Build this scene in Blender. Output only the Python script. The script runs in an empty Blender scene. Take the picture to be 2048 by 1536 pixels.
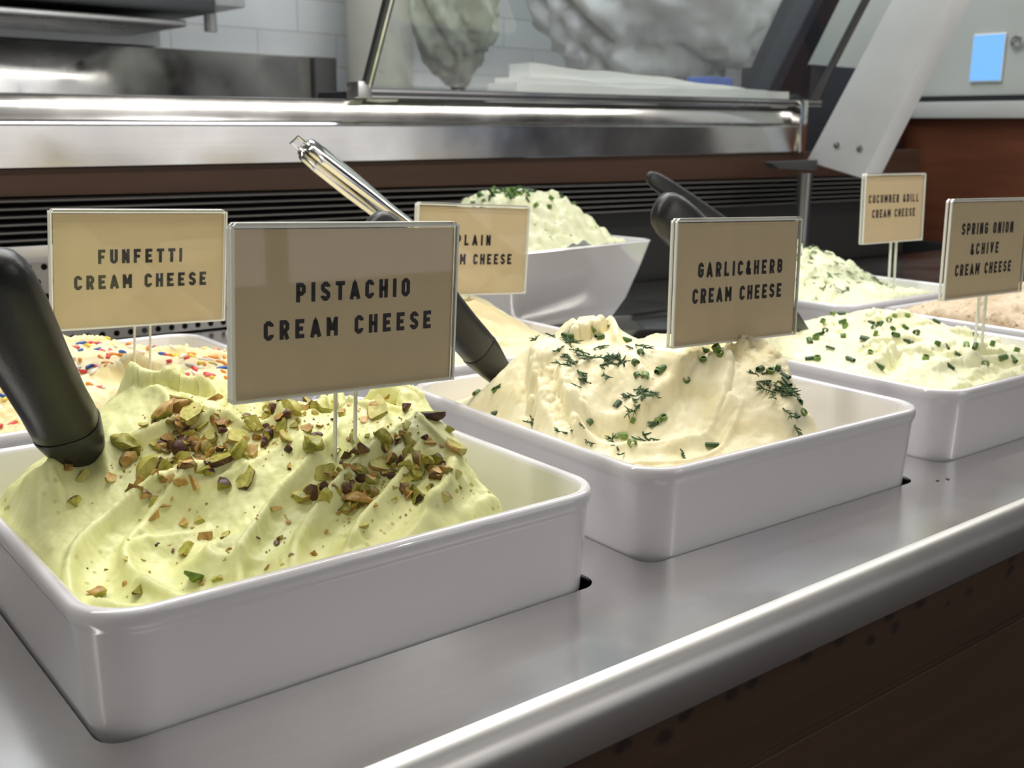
import bpy, bmesh, math, random
import numpy as np
from mathutils import Vector, Matrix, Euler
rnd = random.Random(7)
PI = math.pi
scene = bpy.context.scene
col = scene.collection

# ------------------------------------------------------------------ camera
cam_d = bpy.data.cameras.new('camera')
cam = bpy.data.objects.new('camera', cam_d)
col.objects.link(cam)
yaw, pit, rol = 0.6830, 0.2300, 0.0133
fw = Vector((math.sin(yaw)*math.cos(pit), math.cos(yaw)*math.cos(pit), -math.sin(pit)))
rt = fw.cross(Vector((0, 0, 1))).normalized()
up = rt.cross(fw)
c_, s_ = math.cos(rol), math.sin(rol)
r2, u2 = c_*rt + s_*up, -s_*rt + c_*up
cam.matrix_world = Matrix(((r2.x, u2.x, -fw.x, 0.1199), (r2.y, u2.y, -fw.y, -0.3659), (r2.z, u2.z, -fw.z, 0.2279), (0, 0, 0, 1)))
cam_d.sensor_width = 36
cam_d.lens = 2150.6/2048*36
cam_d.clip_start = 0.01
cam_d.dof.use_dof = True
cam_d.dof.focus_distance = 0.56
cam_d.dof.aperture_fstop = 17
scene.camera = cam

# ------------------------------------------------------------------ world, lights, exposure
scene.view_settings.view_transform = 'Standard'
scene.view_settings.look = 'None'
scene.view_settings.gamma = 1
scene.view_settings.exposure = 0.0
w = bpy.data.worlds.new('world'); scene.world = w; w.use_nodes = True
w.node_tree.nodes['Background'].inputs[0].default_value = (0.9, 0.95, 1, 1)
w.node_tree.nodes['Background'].inputs[1].default_value = 0.12
def area(name, loc, rot, sx, sy, power, color=(1, 1, 1), spread=PI):
    d = bpy.data.lights.new(name, 'AREA'); d.shape = 'RECTANGLE'; d.size = sx; d.size_y = sy
    d.energy = power; d.color = color; d.spread = spread
    o = bpy.data.objects.new(name, d); o.location = loc; o.rotation_euler = rot; col.objects.link(o)
    return o
# LED strip of the display case, above the pans
area('case_strip_light', (0.75, 0.19, 0.72), (0, 0, 0), 2.6, 0.05, 10, (1, 0.955, 0.87))
# shop ceiling panels
area('ceiling_panel_light', (0.2, -1.3, 1.95), (0, 0, 0), 1.2, 0.6, 2.5, (1, 0.97, 0.95))
area('ceiling_panel_light', (2.0, -1.3, 1.95), (0, 0, 0), 1.2, 0.6, 2.5, (1, 0.97, 0.95))
area('ceiling_panel_light', (1.2, 1.2, 1.95), (0, 0, 0), 1.6, 0.6, 40, (0.95, 0.98, 1))

# pendant lamp in the shop in front of the counter
for x, y, z, e in ((2.03, -2.6, 1.28, 20),):
    d = bpy.data.lights.new('pendant_lamp_light', 'POINT'); d.energy = e; d.shadow_soft_size = 0.03; d.color = (1, 0.97, 0.92)
    o = bpy.data.objects.new('pendant_lamp_light', d); o.location = (x, y, z); col.objects.link(o)

# ------------------------------------------------------------------ helpers
def link(o, parent=None):
    col.objects.link(o)
    if parent is not None: o.parent = parent
    return o
def obj(name, me, mat=None, parent=None, smooth=True, angle=None):
    o = bpy.data.objects.new(name, me)
    if mat is not None and not me.materials:
        for m in (mat if isinstance(mat, (list, tuple)) else [mat]): me.materials.append(m)
    if smooth:
        me.polygons.foreach_set('use_smooth', [True]*len(me.polygons))
        if angle is not None: me.set_sharp_from_angle(angle=angle)
    return link(o, parent)
def tag(o, label=None, cat=None, group=None, kind=None):
    if label: o['label'] = label
    if cat: o['category'] = cat
    if group: o['group'] = group
    if kind: o['kind'] = kind
    return o
def empty(name, loc, label, cat, rot=None, group=None):
    o = bpy.data.objects.new(name, None); o.empty_display_size = 0.02
    o.location = loc
    if rot is not None: o.rotation_euler = rot
    col.objects.link(o)
    return tag(o, label, cat, group)
def mesh(name, verts, faces):
    me = bpy.data.meshes.new(name); me.from_pydata([tuple(v) for v in verts], [], faces); me.update()
    return me
class MB:
    def __init__(s): s.v = []; s.f = []; s.m = []
    def add(s, verts, faces, mi=0, M=None):
        b = len(s.v)
        for p in verts:
            p = Vector(p); s.v.append(M @ p if M is not None else p)
        for f in faces: s.f.append([b+i for i in f]); s.m.append(mi)
    def box(s, x0, x1, y0, y1, z0, z1, mi=0, M=None):
        s.add([(x0, y0, z0), (x1, y0, z0), (x1, y1, z0), (x0, y1, z0), (x0, y0, z1), (x1, y0, z1), (x1, y1, z1), (x0, y1, z1)],
              [(0, 3, 2, 1), (4, 5, 6, 7), (0, 1, 5, 4), (1, 2, 6, 5), (2, 3, 7, 6), (3, 0, 4, 7)], mi, M)
    def tube(s, pts, rad, n=10, mi=0, cap=True):
        pts = [Vector(p) for p in pts]; rings = []
        rads = rad if isinstance(rad, (list, tuple)) else [rad]*len(pts)
        prev = None
        for i, p in enumerate(pts):
            t = (pts[min(i+1, len(pts)-1)]-pts[max(i-1, 0)]).normalized()
            if prev is None: prev = t.orthogonal().normalized()
            a = (prev - t*prev.dot(t)).normalized(); b = t.cross(a); prev = a
            rings.append([p + rads[i]*(math.cos(2*PI*k/n)*a + math.sin(2*PI*k/n)*b) for k in range(n)])
        s.loft(rings, mi, cap)
    def loft(s, rings, mi=0, cap=True, closed=True):
        n = len(rings[0]); v = [p for r in rings for p in r]; f = []
        for i in range(len(rings)-1):
            for k in range(n if closed else n-1):
                k2 = (k+1) % n
                f.append((i*n+k, i*n+k2, (i+1)*n+k2, (i+1)*n+k))
        if cap: f.append(tuple(range(n-1, -1, -1))); f.append(tuple((len(rings)-1)*n+k for k in range(n)))
        s.add(v, f, mi)
    def build(s, name, mat, parent=None, smooth=False, angle=0.6, bevel=0):
        me = mesh(name, s.v, s.f)
        ms = mat if isinstance(mat, (list, tuple)) else [mat]
        for m in ms: me.materials.append(m)
        me.polygons.foreach_set('material_index', s.m)
        if bevel:
            bm = bmesh.new(); bm.from_mesh(me)
            bmesh.ops.bevel(bm, geom=[e for e in bm.edges if e.is_manifold and e.calc_face_angle(0) > 0.5], offset=bevel, segments=2, affect='EDGES', profile=0.6, clamp_overlap=True)
            bm.to_mesh(me); bm.free()
        return obj(name, me, None, parent, smooth or bool(bevel), angle)

# ------------------------------------------------------------------ numpy noise
def _hash(ix, iy, seed):
    h = (ix*374761393 + iy*668265263 + seed*1442695041) & 0xffffffff
    h = ((h ^ (h >> 13))*1274126177) & 0xffffffff
    return ((h ^ (h >> 16)) & 0xffff)/65535.0
def vnoise(x, y, seed=0):
    ix = np.floor(x).astype(np.int64); iy = np.floor(y).astype(np.int64)
    fx = x-ix; fy = y-iy
    ux = fx*fx*fx*(fx*(fx*6-15)+10); uy = fy*fy*fy*(fy*(fy*6-15)+10)
    a = _hash(ix, iy, seed); b = _hash(ix+1, iy, seed); c = _hash(ix, iy+1, seed); d = _hash(ix+1, iy+1, seed)
    return (a*(1-ux)+b*ux)*(1-uy)+(c*(1-ux)+d*ux)*uy*1.0 - 0.5
def fbm(x, y, seed=0, o=4):
    s = 0; a = 1.0; f = 1.0
    for k in range(o):
        s = s + a*vnoise(x*f+17.3*k, y*f-9.1*k, seed+k); a *= 0.5; f *= 2.03
    return s
def cells(x, y, seed=0):
    ix = np.floor(x).astype(np.int64); iy = np.floor(y).astype(np.int64)
    best = np.full(np.shape(x), 9.0)
    for dx in (-1, 0, 1):
        for dy in (-1, 0, 1):
            px = ix+dx+_hash(ix+dx, iy+dy, seed); py = iy+dy+_hash(ix+dx, iy+dy, seed+77)
            best = np.minimum(best, np.hypot(px-x, py-y))
    return best
def sst(a, b, x):
    t = np.clip((x-a)/(b-a), 0, 1); return t*t*(3-2*t)

# ------------------------------------------------------------------ materials
def new_mat(name):
    m = bpy.data.materials.new(name); m.use_nodes = True
    nt = m.node_tree; return m, nt, nt.nodes['Principled BSDF']
def mat(name, color, rough=0.5, metal=0.0, spec=0.5, sss=0, sss_r=(0.01, 0.006, 0.003), var=0, vscale=40, bump=0, bscale=200, coat=0, emit=None, estr=0, trans=0):
    m, nt, b = new_mat(name); N = nt.nodes; Lk = nt.links
    b.inputs['Base Color'].default_value = (*color, 1); b.inputs['Roughness'].default_value = rough
    b.inputs['Metallic'].default_value = metal; b.inputs['Specular IOR Level'].default_value = spec
    b.inputs['Coat Weight'].default_value = coat; b.inputs['Coat Roughness'].default_value = 0.035
    if trans: b.inputs['Transmission Weight'].default_value = trans
    if sss:
        b.inputs['Subsurface Weight'].default_value = sss; b.inputs['Subsurface Radius'].default_value = (1, 0.8, 0.5)
        b.inputs['Subsurface Scale'].default_value = sss_r[0]
    if emit: b.inputs['Emission Color'].default_value = (*emit, 1); b.inputs['Emission Strength'].default_value = estr
    tc = N.new('ShaderNodeTexCoord')
    if var:
        n = N.new('ShaderNodeTexNoise'); n.inputs['Scale'].default_value = vscale; n.inputs['Detail'].default_value = 5
        Lk.new(tc.outputs['Object'], n.inputs['Vector'])
        r = N.new('ShaderNodeValToRGB')
        r.color_ramp.elements[0].position = 0.3; r.color_ramp.elements[1].position = 0.7
        r.color_ramp.elements[0].color = (*[max(0, c*(1-var)) for c in color], 1); r.color_ramp.elements[1].color = (*[min(1, c*(1+var)) for c in color], 1)
        Lk.new(n.outputs['Fac'], r.inputs['Fac']); Lk.new(r.outputs['Color'], b.inputs['Base Color'])
    if bump:
        n = N.new('ShaderNodeTexNoise'); n.inputs['Scale'].default_value = bscale; n.inputs['Detail'].default_value = 4
        Lk.new(tc.outputs['Object'], n.inputs['Vector'])
        bp = N.new('ShaderNodeBump'); bp.inputs['Strength'].default_value = bump; bp.inputs['Distance'].default_value = 0.001
        Lk.new(n.outputs['Fac'], bp.inputs['Height']); Lk.new(bp.outputs['Normal'], b.inputs['Normal'])
    return m
def ramp(nt, pairs, src, interp='LINEAR'):
    r = nt.nodes.new('ShaderNodeValToRGB'); r.color_ramp.interpolation = interp
    e = r.color_ramp.elements
    while len(e) < len(pairs): e.new(0.5)
    for el, (p, c) in zip(e, pairs): el.position = p; el.color = (*c, 1)
    nt.links.new(src, r.inputs['Fac']); return r.outputs['Color']
def noise(nt, vec, scale, detail=4, rough=0.5):
    n = nt.nodes.new('ShaderNodeTexNoise'); n.inputs['Scale'].default_value = scale; n.inputs['Detail'].default_value = detail
    n.inputs['Roughness'].default_value = rough
    nt.links.new(vec, n.inputs['Vector']); return n.outputs['Fac']
def scaled(nt, vec, s):
    mp = nt.nodes.new('ShaderNodeMapping'); mp.inputs['Scale'].default_value = s
    nt.links.new(vec, mp.inputs['Vector']); return mp.outputs['Vector']
def mixc(nt, fac, a, b, mode='MIX'):
    m = nt.nodes.new('ShaderNodeMix'); m.data_type = 'RGBA'; m.blend_type = mode
    for i, s in ((0, fac), (6, a), (7, b)):
        if hasattr(s, 'is_output'): nt.links.new(s, m.inputs[i])
        else: m.inputs[i].default_value = s if i == 0 else (*s, 1)
    return m.outputs[2]
def steel(name, base=0.62, rough=0.22, aniso=0.6, brush=(3, 900, 900), tint=(1, 0.985, 0.97), smudge=0.08, bump=0.05, uv=True):
    m, nt, b = new_mat(name); N = nt.nodes; Lk = nt.links
    tc = N.new('ShaderNodeTexCoord')
    b.inputs['Metallic'].default_value = 1
    v = scaled(nt, tc.outputs['Object'], brush)
    n1 = noise(nt, v, 1, 3)
    n2 = noise(nt, tc.outputs['Object'], 9, 5, 0.6)
    c = ramp(nt, [(0.25, tuple(base*0.97*t for t in tint)), (0.75, tuple(base*1.03*t for t in tint))], n1)
    Lk.new(c, b.inputs['Base Color'])
    mr = N.new('ShaderNodeMapRange'); mr.inputs[3].default_value = rough-smudge; mr.inputs[4].default_value = rough+smudge
    mr.inputs[1].default_value = 0.3; mr.inputs[2].default_value = 0.7
    Lk.new(n2, mr.inputs[0]); Lk.new(mr.outputs[0], b.inputs['Roughness'])
    if bump:
        bp = N.new('ShaderNodeBump'); bp.inputs['Strength'].default_value = bump; bp.inputs['Distance'].default_value = 0.0003
        Lk.new(n1, bp.inputs['Height']); Lk.new(bp.outputs['Normal'], b.inputs['Normal'])
    if aniso and uv:
        b.inputs['Anisotropic'].default_value = aniso
        t = N.new('ShaderNodeTangent'); t.direction_type = 'UV_MAP'; t.uv_map = 'UVMap'
        Lk.new(t.outputs[0], b.inputs['Tangent'])
    return m
def plan_uv(o):
    me = o.data; uv = me.uv_layers.new(name='UVMap')
    for l in me.loops:
        p = me.vertices[l.vertex_index].co; uv.data[l.index].uv = (p.x, p.y-p.z)
def clear_mat(name, tint=(1, 1, 1), refl=1.0, ior=1.49, rough=0.02):
    m = bpy.data.materials.new(name); m.use_nodes = True; nt = m.node_tree; N = nt.nodes; Lk = nt.links
    N.remove(N['Principled BSDF']); out = N['Material Output']
    tr = N.new('ShaderNodeBsdfTransparent'); tr.inputs[0].default_value = (*tint, 1)
    gl = N.new('ShaderNodeBsdfGlossy'); gl.inputs['Roughness'].default_value = rough
    fr = N.new('ShaderNodeFresnel'); geo = N.new('ShaderNodeNewGeometry')
    im = N.new('ShaderNodeMapRange'); im.inputs[3].default_value = ior; im.inputs[4].default_value = 1/ior
    Lk.new(geo.outputs['Backfacing'], im.inputs[0]); Lk.new(im.outputs[0], fr.inputs[0])
    mm = N.new('ShaderNodeMath'); mm.operation = 'MULTIPLY'; mm.inputs[1].default_value = refl
    mx = N.new('ShaderNodeMixShader')
    Lk.new(fr.outputs[0], mm.inputs[0]); Lk.new(mm.outputs[0], mx.inputs[0]); Lk.new(tr.outputs[0], mx.inputs[1]); Lk.new(gl.outputs[0], mx.inputs[2])
    Lk.new(mx.outputs[0], out.inputs[0]); return m

M = {}
M['melamine'] = mat('white_melamine', (0.77, 0.755, 0.785), 0.22, spec=0.5, coat=1.0)
M['counter_steel'] = steel('brushed_counter_steel', 0.74, 0.19, 0.55, (2.5, 500, 500), smudge=0.04, bump=0.02)
M['rail_steel'] = steel('polished_rail_steel', 0.66, 0.17, 0.5, (2.0, 300, 300), smudge=0.07, uv=False)
M['plain_steel'] = steel('plain_steel', 0.55, 0.30, 0, (3, 200, 200), uv=False)
M['chrome'] = mat('chrome', (0.75, 0.74, 0.72), 0.12, 1.0)
M['grey_paint'] = mat('grey_painted_metal', (0.60, 0.61, 0.62), 0.4, 0.1, var=0.05, vscale=12)
M['dark_paint'] = mat('dark_metal', (0.085, 0.088, 0.093), 0.35, 0.5)
M['black_plastic'] = mat('black_plastic', (0.018, 0.0185, 0.020), 0.36, spec=0.5, var=0.2, vscale=60, bump=0.12, bscale=900)
M['black_gloss'] = mat('black_gloss', (0.006, 0.006, 0.007), 0.12)
M['black'] = mat('black_matte', (0.008, 0.008, 0.009), 0.6)
M['white_wall'] = mat('painted_wall', (0.55, 0.55, 0.54), 0.7)
M['acrylic'] = clear_mat('clear_acrylic', (0.98, 0.985, 0.98), 0.55)
M['acrylic_edge_glow'] = mat('acrylic_edge_glow', (0.86, 0.86, 0.81), 0.25, spec=0.5)  # plain whitish colour stands in for light piped to the clear acrylic's edges
M['glass'] = clear_mat('guard_glass', (0.95, 0.97, 0.97), 1.0, 1.5, 0.01)
M['card'] = mat('tan_card', (0.69, 0.545, 0.345), 0.6, var=0.03, vscale=60)
M['ink'] = mat('black_ink', (0.012, 0.008, 0.012), 0.5)
M['paper'] = mat('white_paper', (0.80, 0.80, 0.77), 0.7)
M['bag'] = mat('white_plastic_bag', (0.86, 0.87, 0.87), 0.3, sss=0.5, sss_r=(0.06, 0, 0))
M['bag_green'] = mat('pale_green_bag', (0.47, 0.50, 0.42), 0.4, var=0.1, vscale=20)
M['navy'] = mat('dark_navy', (0.016, 0.018, 0.028), 0.5)

# ------------------------------------------------------------------ the setting: room shell
def room_box(name, x0, x1, y0, y1, z0, z1, m):
    b = MB(); b.box(x0, x1, y0, y1, z0, z1); return tag(b.build(name, m), kind='structure')
def floor_mat():
    m, nt, b = new_mat('floor_tile'); tc = nt.nodes.new('ShaderNodeTexCoord')
    c = ramp(nt, [(0.3, (0.07, 0.06, 0.055)), (0.7, (0.11, 0.095, 0.09))], noise(nt, tc.outputs['Object'], 5))
    nt.links.new(c, b.inputs['Base Color']); b.inputs['Roughness'].default_value = 0.5; return m
def tile_mat():
    m, nt, b = new_mat('white_wall_tile'); tc = nt.nodes.new('ShaderNodeTexCoord')
    mp = nt.nodes.new('ShaderNodeMapping'); mp.inputs['Rotation'].default_value = (PI/2, 0, 0); mp.inputs['Location'].default_value = (0.05, 0, 0.0)
    nt.links.new(tc.outputs['Object'], mp.inputs['Vector'])
    br = nt.nodes.new('ShaderNodeTexBrick'); br.inputs['Scale'].default_value = 1
    br.inputs['Brick Width'].default_value = 0.205; br.inputs['Row Height'].default_value = 0.075
    br.inputs['Mortar Size'].default_value = 0.0025; br.inputs['Mortar Smooth'].default_value = 0.3
    br.inputs['Color1'].default_value = (0.50, 0.52, 0.52, 1); br.inputs['Color2'].default_value = (0.56, 0.58, 0.585, 1); br.inputs['Mortar'].default_value = (0.41, 0.42, 0.42, 1)
    nt.links.new(mp.outputs[0], br.inputs['Vector'])
    nt.links.new(br.outputs['Color'], b.inputs['Base Color']); b.inputs['Roughness'].default_value = 0.35
    return m
def wood_mat(name, c0, c1, rough=0.3, spots=None, sc=(1.2, 14, 14)):
    m, nt, b = new_mat(name); tc = nt.nodes.new('ShaderNodeTexCoord')
    v = scaled(nt, tc.outputs['Object'], sc)
    c = ramp(nt, [(0.25, c0), (0.75, c1)], noise(nt, v, 2.5, 7, 0.6))
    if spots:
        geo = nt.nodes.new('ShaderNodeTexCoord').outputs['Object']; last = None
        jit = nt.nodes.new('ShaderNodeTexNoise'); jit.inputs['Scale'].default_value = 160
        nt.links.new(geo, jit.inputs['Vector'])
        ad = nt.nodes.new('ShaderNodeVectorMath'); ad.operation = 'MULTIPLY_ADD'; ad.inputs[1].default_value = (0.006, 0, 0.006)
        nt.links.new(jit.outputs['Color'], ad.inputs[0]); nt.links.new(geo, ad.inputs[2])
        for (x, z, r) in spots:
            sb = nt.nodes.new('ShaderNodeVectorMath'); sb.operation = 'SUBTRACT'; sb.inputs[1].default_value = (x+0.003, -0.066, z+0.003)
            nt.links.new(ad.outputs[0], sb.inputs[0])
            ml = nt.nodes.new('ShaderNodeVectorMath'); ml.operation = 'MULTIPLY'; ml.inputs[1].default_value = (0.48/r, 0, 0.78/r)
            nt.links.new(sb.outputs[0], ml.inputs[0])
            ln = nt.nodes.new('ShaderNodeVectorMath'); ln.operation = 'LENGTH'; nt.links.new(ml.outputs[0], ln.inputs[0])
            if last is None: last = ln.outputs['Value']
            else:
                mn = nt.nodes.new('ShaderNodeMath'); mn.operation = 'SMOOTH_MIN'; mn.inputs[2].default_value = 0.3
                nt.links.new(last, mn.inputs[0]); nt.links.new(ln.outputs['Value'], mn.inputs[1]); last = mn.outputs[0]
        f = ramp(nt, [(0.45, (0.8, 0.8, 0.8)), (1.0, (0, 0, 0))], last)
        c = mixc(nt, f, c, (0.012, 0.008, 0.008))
    nt.links.new(c, b.inputs['Base Color']); b.inputs['Roughness'].default_value = rough; b.inputs['Specular IOR Level'].default_value = 0.3
    return m
M['floor'] = floor_mat(); M['tile'] = tile_mat()
M['wood_right'] = wood_mat('reddish_brown_wood', (0.085, 0.028, 0.014), (0.15, 0.055, 0.028), 0.35, sc=(3, 1.2, 14))
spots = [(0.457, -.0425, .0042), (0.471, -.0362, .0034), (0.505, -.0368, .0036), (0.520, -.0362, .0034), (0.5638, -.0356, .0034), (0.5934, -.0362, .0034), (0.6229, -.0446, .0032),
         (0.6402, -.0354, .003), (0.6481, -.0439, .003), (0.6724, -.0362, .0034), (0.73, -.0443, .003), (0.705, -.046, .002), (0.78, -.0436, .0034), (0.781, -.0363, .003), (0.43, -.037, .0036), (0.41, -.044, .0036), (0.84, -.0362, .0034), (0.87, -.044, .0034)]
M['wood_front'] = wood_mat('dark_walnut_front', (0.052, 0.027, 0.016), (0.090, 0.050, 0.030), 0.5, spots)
room_box('floor', -2.5, 4.2, -3.2, 2.1, -1.0, -0.95, M['floor'])
room_box('ceiling', -2.5, 4.2, -3.2, 2.1, 2.0, 2.05, mat('ceiling_paint', (0.6, 0.6, 0.6), 0.8))
room_box('wall_back', -2.5, 4.2, 2.0, 2.1, -0.95, 2.0, M['tile'])
room_box('wall_left', -2.6, -2.5, -3.2, 2.1, -0.95, 2.0, M['white_wall'])
room_box('wall_front', -2.5, 4.2, -3.3, -3.2, -0.95, 2.0, mat('front_wall_paint', (0.5, 0.48, 0.46), 0.8))
room_box('wall_right', 4.2, 4.3, -3.2, 2.1, -0.95, 2.0, mat('right_wall_paint', (0.10, 0.09, 0.085), 0.7))

# framed glowing panel added behind the camera to brighten the steel rail's reflection
glow = empty('glow_panel_1', (2.3, -3.2, 0.5), 'bright glowing panel added unseen behind the viewer to light the steel rail', 'glow panel'); glow['kind'] = 'structure'
b = MB(); b.box(-1.3, 1.3, 0.01, 0.03, -0.9, 0.9); b.build('glow_pane', mat('white_glow_pane', (0.8, 0.8, 0.8), 0.3, emit=(1, 0.98, 0.96), estr=0.9), glow)
b = MB()
for x in (-1.33, -0.43, 0.43, 1.33): b.box(x-.04, x+.04, 0.0, 0.06, -0.95, 0.95)
b.box(-1.37, 1.37, 0.0, 0.06, -0.95, -0.9); b.box(-1.37, 1.37, 0.0, 0.06, 0.9, 0.95); b.build('glow_frame', M['dark_paint'], glow)

glow = empty('glow_panel_2', (4.0, -3.2, 0.75), 'tall narrow blue glowing panel added unseen behind the viewer', 'glow panel'); glow['kind'] = 'structure'  # unseen blue emitter, added to give the backsplash a blue reflection
b = MB(); b.box(-0.17, 0.17, 0.005, 0.03, -0.35, 0.35); b.build('glow_pane', mat('blue_pane', (0.2, 0.3, 0.6), 0.3, emit=(0.30, 0.48, 0.85), estr=1.2), glow)

# ------------------------------------------------------------------ serving counter
# slots for the pans: front-left corner x, y, turn
PW, PD, PH = 0.262, 0.253, 0.053
SLOT = {'pistachio': (0.2269, 0.0072, -0.0072), 'garlic': (0.5190, 0.0070, -0.0300), 'onion': (0.8221, 0.0087, -0.0131), 'bagel': (1.1180, 0.0090, -0.006),
        'funfetti': (0.2290, 0.2860, 0.0), 'plain': (0.5120, 0.2860, 0.0), 'dill': (1.1020, 0.2840, 0.0)}
def rrect(x0, x1, y0, y1, r, n=6):
    out = []
    for cx, cy, a0 in ((x1-r, y1-r, 0), (x0+r, y1-r, PI/2), (x0+r, y0+r, PI), (x1-r, y0+r, 1.5*PI)):
        for k in range(n+1):
            a = a0+PI/2*k/n; out.append((cx+r*math.cos(a), cy+r*math.sin(a)))
    return out
counter = empty('serving_counter', (0.6, 0.3, -0.95), 'stainless steel serving counter holding the white cream cheese pans, rounded front edge', 'counter')
CX, CY, CZ = 0.6, 0.3, -0.95
def ctop():
    bm = bmesh.new(); edges = []
    X0, X1, Y0, Y1 = -0.9, 2.3, -0.0597, 0.815
    def loop(pts):
        vs = [bm.verts.new((x, y, 0)) for x, y in pts]
        for i in range(len(vs)): edges.append(bm.edges.new((vs[i], vs[(i+1) % len(vs)])))
    loop([(X0, Y0), (X1, Y0), (X1, Y1), (X0, Y1)])
    for k, (x, y, a) in SLOT.items():
        i = 0.0031
        ca, sa = math.cos(a), math.sin(a)
        loop([(x+ca*u-sa*v, y+sa*u+ca*v) for u, v in rrect(i, PW-i, i, PD-i, 0.011)])
    bmesh.ops.triangle_fill(bm, use_beauty=True, use_dissolve=False, edges=edges)
    for f in bm.faces:
        if f.normal.z < 0: f.normal_flip()
    # thickness lip of the cut-outs
    eb = [e for e in bm.edges if len(e.link_faces) == 1]
    r = bmesh.ops.extrude_edge_only(bm, edges=eb)
    for v in [g for g in r['geom'] if isinstance(g, bmesh.types.BMVert)]: v.co.z -= 0.0015
    me = bpy.data.meshes.new('steel_top'); bm.to_mesh(me); bm.free(); return me
def shift(me):
    me.transform(Matrix.Translation((-CX, -CY, -CZ))); return me
top = obj('steel_top', shift(ctop()), M['counter_steel'], counter, smooth=False); plan_uv(top)
b = MB(); prof = []
for k in range(13):
    a = PI/2 + PI/2*k/12; prof.append((-0.0597+0.013*math.cos(a), -0.013+0.013*math.sin(a)))
prof += [(-0.0727, -0.0275), (-0.0722, -0.0285), (-0.0712, -0.0289), (-0.062, -0.0289), (-0.062, -0.0262), (-0.069, -0.0262)]
b.loft([[(x, y, z) for y, z in prof] for x in np.linspace(-0.9, 2.3, 9)], closed=False, cap=False)
edge = b.build('rolled_edge', steel('satin_edge_steel', 0.52, 0.40, 0, (2, 60, 60), smudge=0.03, bump=0, uv=False), counter, smooth=True, angle=0.8); shift(edge.data); plan_uv(edge)
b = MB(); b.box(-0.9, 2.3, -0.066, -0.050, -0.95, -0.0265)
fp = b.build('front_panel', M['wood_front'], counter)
b = MB(); b.box(-0.9, 2.3, -0.0672, -0.0660, -0.0846, -0.0832); b.box(-0.9, 2.3, -0.0672, -0.0660, -0.0800, -0.0797)
tr = b.build('front_trim', wood_mat('walnut_trim', (0.05, 0.03, 0.02), (0.13, 0.085, 0.06), 0.35), counter)
b = MB(); b.box(-0.9, 2.3, -0.04, 0.80, -0.10, -0.032)
wf = b.build('well_floor', M['black'], counter)
for o in (fp, tr, wf): o.location = (-CX, -CY, -CZ)

# ------------------------------------------------------------------ rear of the cold well: louvres, strip, perforated sheet
def perf_mat():
    m, nt, b = new_mat('perforated_steel'); tc = nt.nodes.new('ShaderNodeTexCoord')
    b.inputs['Metallic'].default_value = 0.9; b.inputs['Roughness'].default_value = 0.35
    br = nt.nodes.new('ShaderNodeVectorMath'); br.operation = 'MULTIPLY'; br.inputs[1].default_value = (1/0.0155, 1, 1/0.0155)
    nt.links.new(tc.outputs['Object'], br.inputs[0])
    sp = nt.nodes.new('ShaderNodeSeparateXYZ'); nt.links.new(br.outputs[0], sp.inputs[0])
    def mth(op, a, bb=None, c=None):
        n = nt.nodes.new('ShaderNodeMath'); n.operation = op
        for i, s in enumerate((a, bb, c)):
            if s is None: continue
            if hasattr(s, 'is_output'): nt.links.new(s, n.inputs[i])
            else: n.inputs[i].default_value = s
        return n.outputs[0]
    row = mth('FLOOR', sp.outputs[2]); off = mth('MULTIPLY', mth('MODULO', row, 2.0), 0.5)
    fx = mth('SUBTRACT', mth('FRACT', mth('ADD', sp.outputs[0], off)), 0.5); fz = mth('SUBTRACT', mth('FRACT', sp.outputs[2]), 0.5)
    d = mth('SQRT', mth('ADD', mth('MULTIPLY', fx, fx), mth('MULTIPLY', fz, fz)))
    c = ramp(nt, [(0.20, (0.004, 0.004, 0.004)), (0.24, (0.32, 0.31, 0.30))], d)
    nt.links.new(c, b.inputs['Base Color']); return m
louvre = empty('vent_grille', (0.6, 0.815, 0.0), 'dark louvred air grille across the back of the cold well under the steel rail', 'vent grille')
b = MB()
for k in range(6):
    z = 0.1158+0.0079*k
    b.loft([[(x, 0.010, z), (x, -0.014, z-0.0035), (x, -0.0155, z-0.0025), (x, -0.0145, z-0.001), (x, 0.010, z+0.0025)] for x in (-0.45, 1.5)])
sl = b.build('louvre_slats', mat('dark_slat_metal', (0.16, 0.15, 0.145), 0.35, 0.85), louvre)
def tilted(x0, x1, y0, y1, z0):
    zt = lambda x: 0.1845+(x+0.6-0.39)*0.0118
    b = MB(); q = [(x0, y0, z0), (x1, y0, z0), (x1, y1, z0), (x0, y1, z0), (x0, y0, zt(x0)), (x1, y0, zt(x1)), (x1, y1, zt(x1)), (x0, y1, zt(x0))]
    b.add(q, [(0, 3, 2, 1), (4, 5, 6, 7), (0, 1, 5, 4), (1, 2, 6, 5), (2, 3, 7, 6), (3, 0, 4, 7)]); return b
b = tilted(-0.45, 1.5, 0.012, 0.02, 0.0); b.build('back_sheet', M['black'], louvre)
b = tilted(-0.45, 1.5, -0.006, 0.010, 0.158); b.build('brown_board', wood_mat('dark_brown_board', (0.042, 0.020, 0.012), (0.066, 0.033, 0.020), 0.45), louvre)
b = MB(); b.box(-0.45, 0.16, -0.016, 0.004, 0.0905, 0.1085); b.build('steel_strip', M['plain_steel'], louvre, bevel=0.0015)
b = MB(); b.box(-0.45, 0.16, -0.008, 0.0, 0.002, 0.0903); b.build('perforated_sheet', perf_mat(), louvre)

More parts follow.
